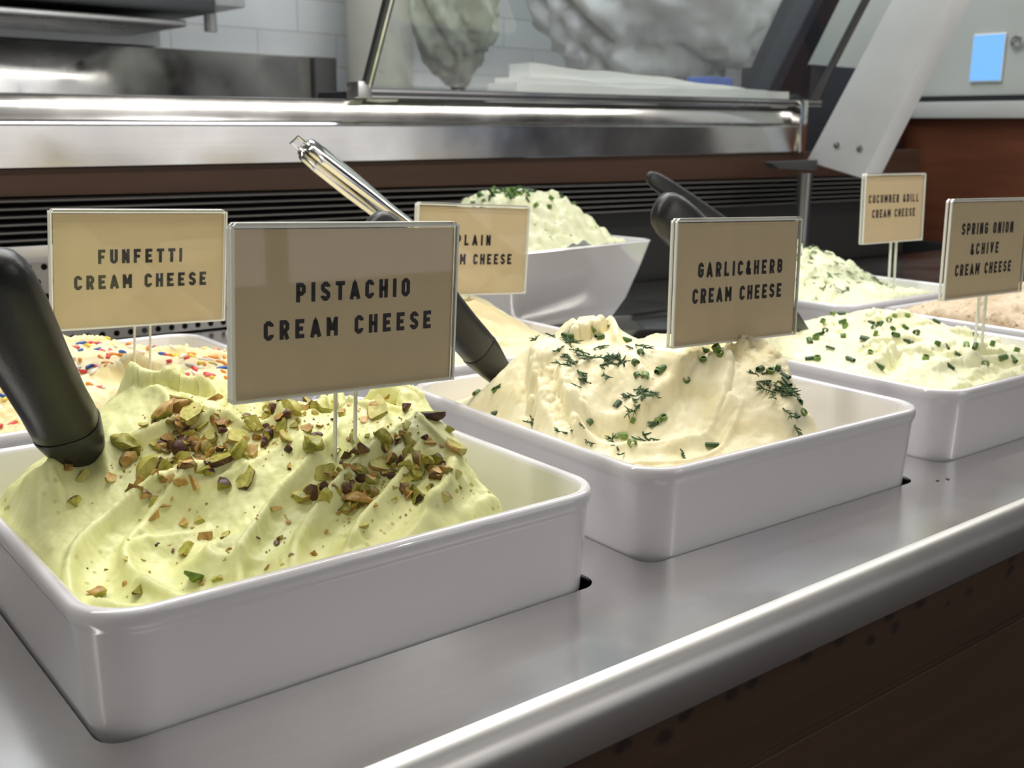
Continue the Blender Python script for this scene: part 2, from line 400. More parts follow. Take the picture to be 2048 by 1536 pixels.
# ------------------------------------------------------------------ steel work shelf with the rail front
shelf = empty('steel_shelf', (0.39, 0.80, 0.2293), 'long polished stainless steel work shelf with a double front rail behind the pans', 'shelf', rot=(0, -0.0118, 0))
b = MB()
pr = [(0.30, -0.043), (0.0, -0.043), (0.0, -0.002), (0.0015, 0.0), (0.004, 0.0005), (0.010, 0.002), (0.012, 0.0045), (0.0155, 0.027), (0.0175, 0.0298), (0.021, 0.0305), (0.30, 0.0305)]
b.loft([[(x, y, z) for y, z in pr] for x in (-0.30, 1.315)])
b.build('shelf_body', M['rail_steel'], shelf, smooth=True, angle=0.5)
b = MB(); b.box(1.302, 1.322, -0.006, 0.06, -0.045, 0.043); b.build('end_cap', M['chrome'], shelf, bevel=0.004)
b = MB(); b.tube([(0.455, 0.0175, 0.0302), (0.475, 0.0172, 0.0308), (0.50, 0.0178, 0.0305)], [0.002, 0.004, 0.002], 8); 
sp = b.build('cream_smear', M['paper'], None, smooth=True); sp.matrix_world = Matrix.Translation((0.39, 0.80, 0.2293)) @ Euler((0, -0.0118, 0)).to_matrix().to_4x4()
tag(sp, 'small white smear of cream cheese on the top of the steel shelf rail', 'smear')
# glass guard standing on the shelf, leaning toward the customer
guard = empty('glass_guard', (0.839, 0.815, 0.2662), 'slanted clear glass guard in a dark metal frame standing on the steel shelf', 'glass guard', rot=(0, -0.0118, 0))
LN = 0.56
def gp(x, t, d=0): return (x, -LN*t+d, t)
b = MB(); b.box(-0.012, 0.925, -0.010, 0.012, 0.0, 0.0125); b.build('bottom_rail', M['dark_paint'], guard, bevel=0.002)
b = MB(); b.box(0.0, 0.92, -0.0125, -0.0095, 0.0075, 0.0105); b.box(0.0, 0.92, -0.0125, -0.0095, 0.001, 0.003); b.build('bottom_bead', M['plain_steel'], guard)
for x in (0.0, 0.905):
    b = MB(); b.loft([[gp(x-.0055, t, -.005), gp(x+.0055, t, -.005), gp(x+.0055, t, .005), gp(x-.0055, t, .005)] for t in (0.006, 0.40)])
    p = b.build('side_post', M['dark_paint'], guard)
    b = MB(); b.loft([[gp(x-.0015, t, -.0068), gp(x+.0015, t, -.0068), gp(x+.0015, t, -.0045), gp(x-.0015, t, -.0045)] for t in (0.01, 0.40)])
    b.build('post_bead', M['chrome'], p)
b = MB(); b.loft([[gp(x, 0.008, -.001), gp(x, 0.40, -.001), gp(x, 0.40, .001), gp(x, 0.008, .001)] for x in (0.006, 0.90)])
b.build('glass_pane', M['glass'], guard)
b = MB(); b.box(-0.016, 0.004, -0.014, 0.014, 0.0, 0.02); b.build('corner_clip', M['plain_steel'], guard, bevel=0.002)

# slanted grey support at the right end of the shelf
br = empty('guard_support', (1.68, 0.70, 0.16), 'wide grey slanted metal support with two bolts at the right end of the steel shelf', 'support bracket')
b = MB()
A = [(1.68, 0.768, 0.186), (1.68, 0.657, 0.162), (1.68, 0.497, 0.50), (1.68, 0.597, 0.50)]
q = [Vector(p)-Vector((1.68, 0.70, 0.16)) for p in A]
b.add(q+[p+Vector((0.05, 0, 0)) for p in q], [(0, 1, 2, 3), (7, 6, 5, 4), (0, 4, 5, 1), (1, 5, 6, 2), (2, 6, 7, 3), (3, 7, 4, 0)])
b.build('support_plate', M['grey_paint'], br, bevel=0.002)
for y, z in ((0.710, 0.2142), (0.666, 0.2095)):
    b = MB(); b.loft([[(dx, y-0.70+r*math.cos(k*PI/6), z-0.16+r*math.sin(k*PI/6)) for k in range(12)] for dx, r in ((0.0005, 0.0062), (-0.002, 0.0058), (-0.003, 0.003))])
    b.build('bolt', M['plain_steel'], br, smooth=True)
# chrome post under the support
b = MB(); b.tube([(1.585, 0.70, 0.0), (1.585, 0.70, 0.17)], 0.012, 16); b.tube([(1.585, 0.70, 0.0), (1.585, 0.70, 0.006)], 0.02, 16)
tag(b.build('steel_post', mat('dim_steel', (0.22, 0.22, 0.23), 0.25, 0.9), None, smooth=True), 'thin upright steel post rising from the counter below the grey slanted support', 'post')
# shelf foot plate below the support (dark steel arm)
b = MB(); b.add([(1.55, 0.74, 0.186), (1.672, 0.74, 0.189), (1.672, 0.74, 0.172), (1.57, 0.74, 0.176), (1.55, 0.76, 0.186), (1.672, 0.76, 0.189), (1.672, 0.76, 0.172), (1.57, 0.76, 0.176)],
    [(0, 3, 2, 1), (4, 5, 6, 7), (0, 1, 5, 4), (1, 2, 6, 5), (2, 3, 7, 6), (3, 0, 4, 7)])
tag(b.build('support_arm', mat('dim_grey_arm', (0.075, 0.075, 0.08), 0.4, 0.5)), 'dark steel arm under the end of the shelf meeting the grey slanted support', 'support arm')

# ------------------------------------------------------------------ behind the shelf
def thing_box(name, m, x0, x1, y0, y1, z0, z1, label, cat, bevel=0.003):
    b = MB(); b.box(x0, x1, y0, y1, z0, z1); return tag(b.build(name, m, bevel=bevel), label, cat)
b = MB(); b.box(-0.8, 1.395, 1.950, 1.995, 0.025, 0.392)
tag(b.build('backsplash', steel('backsplash_steel', 0.42, 0.14, 0, (200, 200, 3), uv=False, tint=(1, 0.96, 0.94)), bevel=0.002), 'stainless steel backsplash sheet below the white wall tiles', 'backsplash')
b = MB(); b.box(1.396, 1.452, 1.94, 1.995, 0.025, 0.392); tag(b.build('backsplash_end_trim', mat('dark_trim', (0.06, 0.058, 0.055), 0.5), bevel=0.002), 'dark upright trim at the right end of the steel backsplash', 'trim')
thing_box('rear_counter', M['plain_steel'], -0.8, 2.36, 1.23, 1.99, -0.95, 0.02, 'steel rear counter against the back wall', 'counter')
thing_box('black_tray', M['black'], 0.93, 1.17, 1.0, 1.095, 0.2700, 0.282, 'flat black tray lying on the shelf left of the glass guard', 'tray')
ap = empty('wall_oven', (0.63, 1.75, 0.425), 'stainless steel appliance on the tiled wall at the top left', 'appliance')
b = MB(); b.box(-1.0, 0.37, -0.15, 0.23, 0.03, 0.45); b.build('body', steel('oven_steel', 0.5, 0.35, 0, (3, 100, 100), uv=False, tint=(1, 0.9, 0.9)), ap, bevel=0.006)
b = MB(); b.box(0.37, 0.43, -0.16, 0.23, 0.022, 0.45); b.build('side_frame', M['grey_paint'], ap, bevel=0.004)
b = MB(); b.box(-1.0, 0.37, -0.158, 0.20, 0.008, 0.03); b.build('bottom_edge', M['dark_paint'], ap, bevel=0.003)
b = MB(); b.box(-1.0, 0.33, -0.12, 0.20, -0.016, -0.004); b.build('wire_shelf', M['plain_steel'], ap, bevel=0.003)
b = MB(); b.tube([(0.385, -0.10, 0.025), (0.385, -0.10, -0.02)], 0.012, 12); b.build('foot', M['grey_paint'], ap, smooth=True)
b = MB(); b.box(-1.0, 0.40, 0.19, 0.245, -0.03, 0.10); b.build('wall_bracket', M['grey_paint'], ap)
# pale rounded pillar
b = MB(); b.loft([[(1.535+0.078*math.cos(k*PI/16), 1.88+0.078*math.sin(k*PI/16), z) for k in range(32)] for z in (0.021, 1.99)])
tag(b.build('pillar', mat('pale_plaster', (0.42, 0.41, 0.36), 0.6, var=0.1, vscale=5), smooth=True, angle=0.8), 'pale rounded pillar right of the steel backsplash and left of the hanging bag', 'pillar')
# wrapping paper
pp = empty('paper_stack', (1.42, 0.94, 0.2735), 'stack of white wrapping paper sheets lying on the shelf behind the glass guard', 'paper stack', rot=(0, -0.0118, 0))
def sheet(x0, x1, y0, y1, z0, z1, tilt, name, seed, amp=0.0015):
    b = MB(); n = 40; rings = []
    for i in range(n+1):
        t = i/n; x = x0+(x1-x0)*t; dz = tilt*t
        wv = amp*math.sin(t*9+seed)+amp*0.7*math.sin(t*23+seed*2)
        rings.append([(x+0.01*(1-t)*0, y0+wv*2, z0+dz+wv*0.3), (x, y1, z0+dz), (x, y1, z1+dz*1.0+wv), (x, y0+wv, z1+dz+wv)])
    b.loft(rings); return b.build(name, M['paper'], pp, smooth=True, angle=0.7)
sheet(-0.275, 0.36, -0.05, 0.02, 0.0, 0.026, 0.003, 'folded_sheets', 1.0)
sheet(-0.262, 0.30, -0.045, 0.02, 0.026, 0.036, -0.006, 'folded_sheets', 2.0)
sheet(-0.235, 0.26, -0.03, 0.02, 0.037, 0.058, -0.024, 'top_sheet', 3.3)
def crumple(name, c, r, seed, m, label, cat, squash=0.0, amp=0.35, sub=5):
    bm = bmesh.new(); bmesh.ops.create_icosphere(bm, subdivisions=sub, radius=1)
    for v in bm.verts:
        p = v.co.copy()
        a = np.array([p.x*2.1+p.z*1.3+seed]); d = np.array([p.y*2.1-p.z*1.7+seed*2])
        f = float(fbm(a, d, seed, 4)[0]); ridge = abs(float(fbm(a*1.7, d*1.7, seed+9, 3)[0]))
        r3_ = abs(float(fbm(a*3.6+3, d*3.6-5, seed+3, 3)[0])); r4_ = abs(float(fbm(a*8+1, d*8+2, seed+6, 2)[0]))
        k = 1+amp*f-0.45*amp*ridge-0.15*r3_-0.03*r4_
        v.co = Vector((p.x*r[0]*k, p.y*r[1]*k, p.z*r[2]*k*(1.0 if p.z > 0 else 1-squash)))
    me = bpy.data.meshes.new(name); bm.to_mesh(me); bm.free()
    o = obj(name, me, m); o.location = c; return tag(o, label, cat)
crumple('plastic_bag', (2.09, 1.50, 0.55), (0.40, 0.12, 0.26), 5, M['bag'], 'big crumpled white plastic bag behind the glass guard above the paper stack', 'bag', amp=0.36)
crumple('plastic_bag', (1.345, 1.32, 0.465), (0.098, 0.075, 0.155), 11, M['bag_green'], 'pale greenish wrinkled bag standing behind the left end of the glass guard', 'bag', amp=0.3)
thing_box('dark_box', M['navy'], 1.27, 1.46, 1.25, 1.40, 0.025, 0.28, 'low dark box under the pale greenish bag behind the glass', 'box')
thing_box('dark_appliance', M['navy'], 2.02, 2.37, 1.02, 1.20, 0.025, 0.37, 'dark appliance standing behind the right end of the glass guard', 'appliance')
thing_box('dark_cabinet', M['black'], 2.38, 2.8, 0.2, 1.385, -0.95, 0.0, 'black cabinet below the reddish brown wood panel at the right', 'cabinet')
b = MB(); q = [(1.93, 1.13, 0.31), (1.93, 1.03, 0.31), (1.93, 0.82, 0.70), (1.93, 0.92, 0.70)]
b.add(q+[(x+0.05, y, z) for x, y, z in q], [(0, 1, 2, 3), (7, 6, 5, 4), (0, 4, 5, 1), (1, 5, 6, 2), (2, 6, 7, 3), (3, 7, 4, 0)])
tag(b.build('dark_slanted_post', M['navy']), 'dark slanted metal post seen through the glass guard in front of the white bag', 'post')
thing_box('blue_carton', mat('blue_carton', (0.10, 0.16, 0.48), 0.5), 1.670, 1.738, 0.985, 1.04, 0.2765, 0.331, 'small blue carton behind the right end of the paper stack', 'carton')

# right side: pale panel, ledge, wood panel
b = MB(); b.box(2.42, 2.46, 0.1, 1.42, 0.318, 1.6); tag(b.build('trim_1', mat('pale_panel', (0.50, 0.53, 0.50), 0.3, var=0.06, vscale=4), bevel=0.002), kind='structure')
b = MB(); b.box(2.412, 2.45, 0.1, 1.06, 0.305, 0.317); tag(b.build('trim_2', M['black']), kind='structure')
b = MB(); b.box(2.38, 2.45, 0.1, 1.06, 0.270, 0.305); tag(b.build('trim_3', mat('pale_ledge', (0.50, 0.51, 0.49), 0.35), bevel=0.003), kind='structure')
b = MB(); b.box(2.40, 2.45, 0.1, 1.06, 0.0, 0.270); tag(b.build('trim_4', M['wood_right']), kind='structure')
scr = empty('wall_screen', (2.418, 0.86, 0.396), 'small glowing light blue screen on the pale panel at the upper right', 'screen')
b = MB(); b.box(-0.004, 0.0, -0.036, 0.036, -0.05, 0.05); b.build('screen_frame', M['paper'], scr, bevel=0.003)
b = MB(); b.box(-0.0055, -0.004, -0.034, 0.034, -0.047, 0.047); b.build('screen_face', mat('blue_screen', (0.02, 0.05, 0.1), 0.3, emit=(0.21, 0.52, 1.0), estr=1.0), scr)
b = MB(); rg = []
for k in range(24):
    a = 2*PI*k/24; rg.append([(0.003*math.sin(c*PI/3)-0.003, (0.011+0.0028*math.cos(c*PI/3))*math.cos(a), (0.011+0.0028*math.cos(c*PI/3))*math.sin(a)) for c in range(6)])
b.loft(rg+[rg[0]], cap=False); o = b.build('ring_fitting', M['plain_steel'], None, smooth=True); o.location = (2.418, 0.800, 0.425)
tag(o, 'small grey metal ring fixed on the pale panel beside the blue screen', 'ring')
# <<H ---------------------------------------------------------------- cream cheese relief (height over the pan's own x, y)
def seg_d(u, v, a, b):
    ax, ay = a; bx, by = b
    t = np.clip(((u-ax)*(bx-ax)+(v-ay)*(by-ay))/((bx-ax)**2+(by-ay)**2), 0, 1)
    return np.hypot(u-ax-t*(bx-ax), v-ay-t*(by-ay)), t
def catmull(pts, n=14):
    P = [np.array(p, float) for p in pts]; P = [2*P[0]-P[1]]+P+[2*P[-1]-P[-2]]; out = []
    for i in range(1, len(P)-2):
        for k in range(n):
            t = k/n; a, b, c, d = P[i-1:i+3]
            out.append(0.5*(2*b+(c-a)*t+(2*a-5*b+4*c-d)*t*t+(3*b-a-3*c+d)*t**3))
    out.append(P[-2]); return np.array(out)
def along(U, V, pts):
    C = catmull(pts, 8); best = np.full(U.shape, 9e9); side = np.zeros(U.shape); tt = np.zeros(U.shape); n = len(C)-1
    for i in range(n):
        ax, ay = C[i]; bx, by = C[i+1]; dx, dy = bx-ax, by-ay
        t = np.clip(((U-ax)*dx+(V-ay)*dy)/(dx*dx+dy*dy), 0, 1)
        du = U-ax-t*dx; dv = V-ay-t*dy; d = du*du+dv*dv; m = d < best
        best = np.where(m, d, best); side = np.where(m, np.sign(dx*dv-dy*du), side); tt = np.where(m, (i+t)/n, tt)
    return np.sqrt(best)*side, tt
def near(U, V, pts, w):
    P = np.array(pts); return (U > P[:, 0].min()-w) & (U < P[:, 0].max()+w) & (V > P[:, 1].min()-w) & (V < P[:, 1].max()+w)
def stroke(Z, U, V, pts, w, dep, ridge, fade=(0.15, 0.12), ridge2=0.35, seed=0, rag=0.0):
    # a spatula pull: a shallow trough with a sharp lip on its left side and a soft one on its right
    m = near(U, V, pts, 2.2*w)
    if not m.any(): return Z
    x, y = U[m], V[m]
    d, t = along(x, y, pts)
    u = d/(w*(1+0.15*np.sin(t*7+seed)))
    if rag: u = u+rag*fbm(x*300, y*300, seed, 3)
    f = sst(0, fade[0], t)*sst(0, fade[1], 1-t)
    ins = np.abs(u) < 1
    tr = np.where(ins, -dep*(1-u*u), 0)
    lip = np.where(u > 0, np.where(u < 1, np.clip(u, 0, 1)**5, np.exp(-(np.clip(u-1, 0, None)/0.16)**1.4)), 0)
    lip2 = np.where(u < 0, np.where(u > -1, np.clip(-u, 0, 1)**4, np.exp(-np.clip(-u-1, 0, None)/0.3)), 0)
    fine = 0.00010*vnoise(u*9+seed, t*3, seed)*ins
    Z = Z.copy(); Z[m] += f*(tr+ridge*lip+ridge*ridge2*lip2+fine); return Z
def fold(Z, U, V, pts, w, h, fade=(0.2, 0.2), seed=0, rag=0.1):
    # a layer of cream lying over the one below: rises slowly across its width, breaks off at a ragged edge
    m = near(U, V, pts, 1.6*w)
    x, y = U[m], V[m]
    d, t = along(x, y, pts)
    u = d/w + rag*fbm(x*220+seed, y*220, seed, 3)
    f = sst(0, fade[0], t)*sst(0, fade[1], 1-t)
    Z = Z.copy(); Z[m] += f*h*np.where(u < 0.78, np.clip((u+1)/1.78, 0, 1)**1.6, 1-sst(0.78, 1.05, u)); return Z
def spike(Z, U, V, c, r, h, ang=0, stretch=1.0):
    ca, sa = math.cos(ang), math.sin(ang)
    du = (U-c[0])*ca+(V-c[1])*sa; dv = (-(U-c[0])*sa+(V-c[1])*ca)/stretch
    return Z + h*np.clip(1-np.hypot(du, dv)/r, 0, 1)**1.7
def blob(Z, U, V, c, r, h, k=2.0, ry=None, ang=0):
    ca, sa = math.cos(ang), math.sin(ang); ry = ry or r
    du = ((U-c[0])*ca+(V-c[1])*sa)/r; dv = (-(U-c[0])*sa+(V-c[1])*ca)/ry
    return Z + h*np.exp(-np.hypot(du, dv)**k)
def rstrokes(Z, U, V, n, reg, angf, L, w, dep, ridge, seed, rag=0.05, bend=0.4):
    r = random.Random(seed)
    for i in range(n):
        u0 = r.uniform(reg[0], reg[1]); v0 = r.uniform(reg[2], reg[3])
        a = angf(u0, v0)+r.uniform(-0.35, 0.35); l = L*r.uniform(0.6, 1.3); bd = r.uniform(-bend, bend)
        pts = []; x, y = u0, v0
        for k in range(4):
            pts.append((x, y)); x += l/3*math.cos(a); y += l/3*math.sin(a); a += bd
        ww = w*r.uniform(0.6, 1.3)
        Z = stroke(Z, U, V, pts, ww, dep*r.uniform(0.6, 1.3), ridge*r.uniform(0.5, 1.3), (0.3, 0.25), 0.3, i+seed, rag)
    return Z
def grid(step, inset=0.0078, W=0.262, D=0.253):
    nx = int((W-2*inset)/step)+1; ny = int((D-2*inset)/step)+1
    return np.meshgrid(np.linspace(inset, W-inset, nx), np.linspace(inset, D-inset, ny))
def warp(U, V, amp, sc, seed):
    return U+amp*fbm(U*sc, V*sc, seed, 3), V+amp*fbm(U*sc+40, V*sc+11, seed+5, 3)
def walls(Z, U, V, top=0.0465, slope=1.1, sides='lrfb'):
    # the heap meets the pan just under its rim
    d = np.full(U.shape, 1.0)
    if 'l' in sides: d = np.minimum(d, U-0.0078)
    if 'r' in sides: d = np.minimum(d, PW-0.0078-U)
    if 'f' in sides: d = np.minimum(d, V-0.0078)
    if 'b' in sides: d = np.minimum(d, PD-0.0078-V)
    lim = top+slope*d+0.03*sst(0.0, 0.03, d)
    k = 0.004; h = np.clip(0.5+0.5*(lim-Z)/k, 0, 1)
    return lim*(1-h)+Z*h-k*h*(1-h)
def H_pistachio(step=0.0008):
    U, V = grid(step); u, v = warp(U, V, 0.005, 15, 3)
    d, t = seg_d(u, v, (0.085, 0.160), (0.190, 0.085))
    Z = 0.043 + 0.048*np.exp(-(d/0.068)**2.3)
    Z = blob(Z, u, v, (0.100, 0.155), 0.040, 0.010)
    Z = blob(Z, u, v, (0.040, 0.138), 0.016, 0.006); Z = blob(Z, u, v, (0.016, 0.128), 0.016, 0.014, 2.6); Z = blob(Z, u, v, (0.014, 0.085), 0.018, 0.006)
    # swirl at the front left: an outer and an inner pull
    Z = stroke(Z, u, v, [(0.020, 0.030), (0.022, 0.055), (0.029, 0.074), (0.045, 0.089), (0.066, 0.090), (0.095, 0.078)], 0.0105, 0.004, 0.0052, (0.25, 0.25), 0.25, 1)
    Z = stroke(Z, u, v, [(0.085, 0.014), (0.058, 0.032), (0.050, 0.052), (0.058, 0.070), (0.080, 0.076), (0.110, 0.070)], 0.0185, 0.0075, 0.0040, (0.15, 0.25), 0.5, 2)
    Z = stroke(Z, u, v, [(0.070, 0.012), (0.040, 0.020), (0.026, 0.036), (0.024, 0.055)], 0.009, 0.0025, 0.0030, (0.2, 0.25), 0.4, 4)
    # diagonal pulls on the front slope
    for i, p in enumerate([[(0.074, 0.014), (0.086, 0.036), (0.106, 0.050), (0.140, 0.064), (0.165, 0.085)], [(0.098, 0.010), (0.112, 0.028), (0.134, 0.040), (0.160, 0.050), (0.185, 0.070)],
                           [(0.124, 0.008), (0.140, 0.020), (0.166, 0.030), (0.196, 0.045)], [(0.160, 0.008), (0.180, 0.016), (0.205, 0.030)]]):
        Z = stroke(Z, u, v, p, 0.0100, 0.0036, 0.0050, (0.15, 0.3), 0.2, 5+i)
    Z = stroke(Z, u, v, [(0.050, 0.120), (0.075, 0.110), (0.105, 0.098), (0.135, 0.094)], 0.012, 0.003, 0.0040, (0.25, 0.25), 0.3, 11)
    Z = stroke(Z, u, v, [(0.035, 0.110), (0.040, 0.130), (0.055, 0.150)], 0.011, 0.004, 0.0042, (0.25, 0.25), 0.3, 12)
    Z = rstrokes(Z, u, v, 12, (0.08, 0.21, 0.07, 0.16), lambda a, b: 1.0, 0.075, 0.014, 0.0035, 0.0048, 21, 0.03)
    Z = rstrokes(Z, u, v, 5, (0.17, 0.215, 0.02, 0.09), lambda a, b: 1.6, 0.05, 0.010, 0.0025, 0.0035, 27, 0.05)
    Z = fold(Z, u, v, [(0.120, 0.155), (0.095, 0.162), (0.078, 0.178)], 0.014, 0.010, (0.2, 0.3), 3, 0.2)
    Z = fold(Z, u, v, [(0.200, 0.070), (0.206, 0.095), (0.190, 0.125)], 0.016, 0.008, (0.25, 0.3), 6, 0.2)
    Z = spike(Z, u, v, (0.101, 0.166), 0.012, 0.010)
    Z += 0.0016*fbm(U*40, V*40, 8, 3) + 0.00035*fbm(U*200, V*200, 9, 3)
    # cheese pulled away from the right wall and the far left corner
    e = 0.216 + 0.028*np.clip(V/0.2, 0, 1) + 0.008*fbm(V*60, U*20, 4, 3)
    k = sst(e-0.026, e, U); Z = Z*(1-k) + (-0.03)*k
    f = sst(0.0, 1.0, ((V-0.158)/0.03)) * (1-sst(0.045, 0.075, U))
    Z = Z*(1-f) + 0.005*f
    Z = Z - 0.022*sst(0.205, 0.24, V)
    return U, V, walls(Z, U, V, 0.0465, 1.2)
def H_garlic(step=0.0008):
    U, V = grid(step); u, v = warp(U, V, 0.0035, 18, 13)
    d, t = seg_d(u, v, (0.085, 0.145), (0.150, 0.080))
    Z = 0.042 + 0.048*np.exp(-(d/0.062)**2.8)
    Z = blob(Z, u, v, (0.115, 0.165), 0.036, 0.014)
    Z = blob(Z, u, v, (0.022, 0.165), 0.026, 0.010, ry=0.03)
    Z = blob(Z, u, v, (0.046, 0.152), 0.024, 0.014)
    rough = sst(0.130, 0.145, u+0.01*fbm(U*60, V*60, 3, 2)-0.10*np.clip(v-0.05, 0, 1)) + 0.7*sst(0.0, 1.0, (0.036-u+0.25*(v-0.09))/0.02)*sst(0.07, 0.1, v)
    # textured lower right, then the smooth scoops over it
    Z = rstrokes(Z, u, v, 12, (0.13, 0.19, 0.01, 0.09), lambda a, b: 1.3, 0.04, 0.008, 0.002, 0.004, 51, 0.35)
    Z += (0.0003+0.0020*rough)*fbm(U*140, V*140, 9, 4)
    Z = fold(Z, u, v, [(0.160, 0.105), (0.142, 0.075), (0.134, 0.055), (0.124, 0.036), (0.112, 0.016)], 0.030, 0.009, (0.15, 0.15), 4, 0.10)
    Z = stroke(Z, u, v, [(0.106, 0.076), (0.082, 0.068), (0.060, 0.078), (0.050, 0.108)], 0.027, 0.0075, 0.0045, (0.12, 0.2), 0.15, 1)
    Z = stroke(Z, u, v, [(0.120, 0.052), (0.075, 0.036), (0.036, 0.050), (0.024, 0.085)], 0.010, 0.002, 0.0025, (0.2, 0.25), 0.3, 8)
    Z = fold(Z, u, v, [(0.084, 0.052), (0.104, 0.058), (0.118, 0.068), (0.122, 0.084)][::-1], 0.014, 0.005, (0.3, 0.2), 7, 0.05)
    Z = fold(Z, u, v, [(0.135, 0.124), (0.108, 0.110), (0.086, 0.106), (0.068, 0.109), (0.050, 0.120), (0.036, 0.128)], 0.034, 0.010, (0.15, 0.12), 3, 0.03)
    Z = stroke(Z, u, v, [(0.050, 0.150), (0.085, 0.143), (0.115, 0.138)], 0.026, 0.006, 0.004, (0.2, 0.2), 0.3, 2)
    Z = stroke(Z, u, v, [(0.112, 0.118), (0.125, 0.150), (0.140, 0.190)], 0.016, 0.005, 0.007, (0.25, 0.1), 0.7, 7)
    # torn flap at the left
    Z = fold(Z, u, v, [(0.014, 0.075), (0.024, 0.102), (0.036, 0.124), (0.052, 0.150)], 0.016, 0.016, (0.2, 0.25), 5, 0.22)
    Z = fold(Z, u, v, [(0.026, 0.076), (0.038, 0.102), (0.050, 0.126)], 0.010, 0.009, (0.2, 0.3), 6, 0.25)
    Z = fold(Z, u, v, [(0.112, 0.172), (0.090, 0.166), (0.070, 0.172)], 0.014, 0.010, (0.25, 0.3), 9, 0.3)
    Z = spike(Z, u, v, (0.128, 0.188), 0.016, 0.018, 0.6, 0.6); Z = spike(Z, u, v, (0.112, 0.187), 0.010, 0.010)
    Z = spike(Z, u, v, (0.165, 0.175), 0.020, 0.012)
    Z += 0.0012*fbm(U*35, V*35, 8, 3)
    e = 0.182 + 0.035*np.clip(V/0.15, 0, 1) + 0.010*fbm(V*80, U*20, 4, 3)
    k = sst(e-0.034, e, U)
    Z = Z*(1-k) + (-0.03)*k
    Z = Z - 0.02*sst(0.215, 0.25, V)
    return U, V, walls(Z, U, V, 0.0465, 1.1)
def H_onion(step=0.0011):
    U, V = grid(step); u, v = warp(U, V, 0.005, 25, 23)
    Z = 0.046 + 0.020*np.exp(-(np.hypot((u-0.13)/0.12, (v-0.145)/0.085))**2.5)
    Z = blob(Z, u, v, (0.035, 0.20), 0.03, 0.020); Z = blob(Z, u, v, (0.19, 0.19), 0.05, 0.012)
    Z = rstrokes(Z, u, v, 30, (0.01, 0.22, 0.01, 0.20), lambda a, b: 0.15 if b > 0.06 else -0.2, 0.075, 0.010, 0.003, 0.0042, 61, 0.2)
    Z = spike(Z, u, v, (0.012, 0.205), 0.014, 0.014); Z = spike(Z, u, v, (0.03, 0.222), 0.012, 0.012)
    Z += 0.0025*fbm(U*35, V*35, 8, 4) + 0.0014*fbm(U*160, V*160, 9, 4)
    Z = Z-0.012*sst(0.225, 0.245, U)
    return U, V, walls(Z, U, V, 0.0475, 1.0, 'rf')
def H_bagel(step=0.0016):
    U, V = grid(step)
    Z = 0.048 + 0.030*np.exp(-(np.hypot((U-0.15)/0.10, (V-0.15)/0.08))**2.5) + 0.006*fbm(U*45, V*45, 3, 4) + 0.003*fbm(U*180, V*180, 5, 3)
    Z = np.where(U < 0.04, Z-0.03*(1-sst(0.02, 0.05, U)), Z)
    return U, V, walls(Z, U, V)
def H_funfetti(step=0.0013):
    U, V = grid(step); u, v = warp(U, V, 0.006, 20, 43)
    Z = 0.046 + 0.034*np.exp(-(np.hypot((u-0.10)/0.075, (v-0.15)/0.07))**2.4)
    Z = blob(Z, u, v, (0.20, 0.12), 0.06, 0.012)
    Z = rstrokes(Z, u, v, 26, (0.01, 0.23, 0.01, 0.2), lambda a, b: 0.6, 0.06, 0.011, 0.003, 0.005, 71, 0.15)
    Z += 0.004*fbm(U*40, V*40, 8, 4) + 0.001*fbm(U*160, V*160, 9, 3)
    Z = Z - 0.03*sst(0.20, 0.24, V)*sst(0.15, 0.2, U)
    return U, V, walls(Z, U, V)
def H_plain(step=0.0014):
    U, V = grid(step); u, v = warp(U, V, 0.006, 20, 83)
    Z = 0.044 + 0.040*np.exp(-(np.hypot((u-0.165)/0.075, (v-0.14)/0.09))**2.6)
    Z = rstrokes(Z, u, v, 16, (0.05, 0.22, 0.02, 0.2), lambda a, b: 2.2, 0.08, 0.014, 0.003, 0.005, 91, 0.1)
    Z += 0.003*fbm(U*30, V*30, 8, 3)
    k = sst(0.222, 0.245, U+0.02*(V-0.1)); Z = Z*(1-k)+0.01*k
    return U, V, walls(Z, U, V)
def H_dill(step=0.0014):
    U, V = grid(step); u, v = warp(U, V, 0.006, 25, 93)
    Z = 0.046 + 0.050*np.exp(-(np.hypot((u-0.10)/0.095, (v-0.14)/0.075))**2.4)
    Z = rstrokes(Z, u, v, 22, (0.02, 0.2, 0.03, 0.2), lambda a, b: 0.9, 0.05, 0.011, 0.003, 0.006, 95, 0.25)
    for c, h in (((0.085, 0.17), 0.014), ((0.115, 0.155), 0.016), ((0.06, 0.16), 0.012), ((0.15, 0.145), 0.012)): Z = spike(Z, u, v, c, 0.02, h)
    Z += 0.004*fbm(U*60, V*60, 8, 4) + 0.0015*fbm(U*200, V*200, 9, 3)
    k = sst(0.215, 0.245, U); Z = Z*(1-k)+0.02*k
    return U, V, walls(Z, U, V)
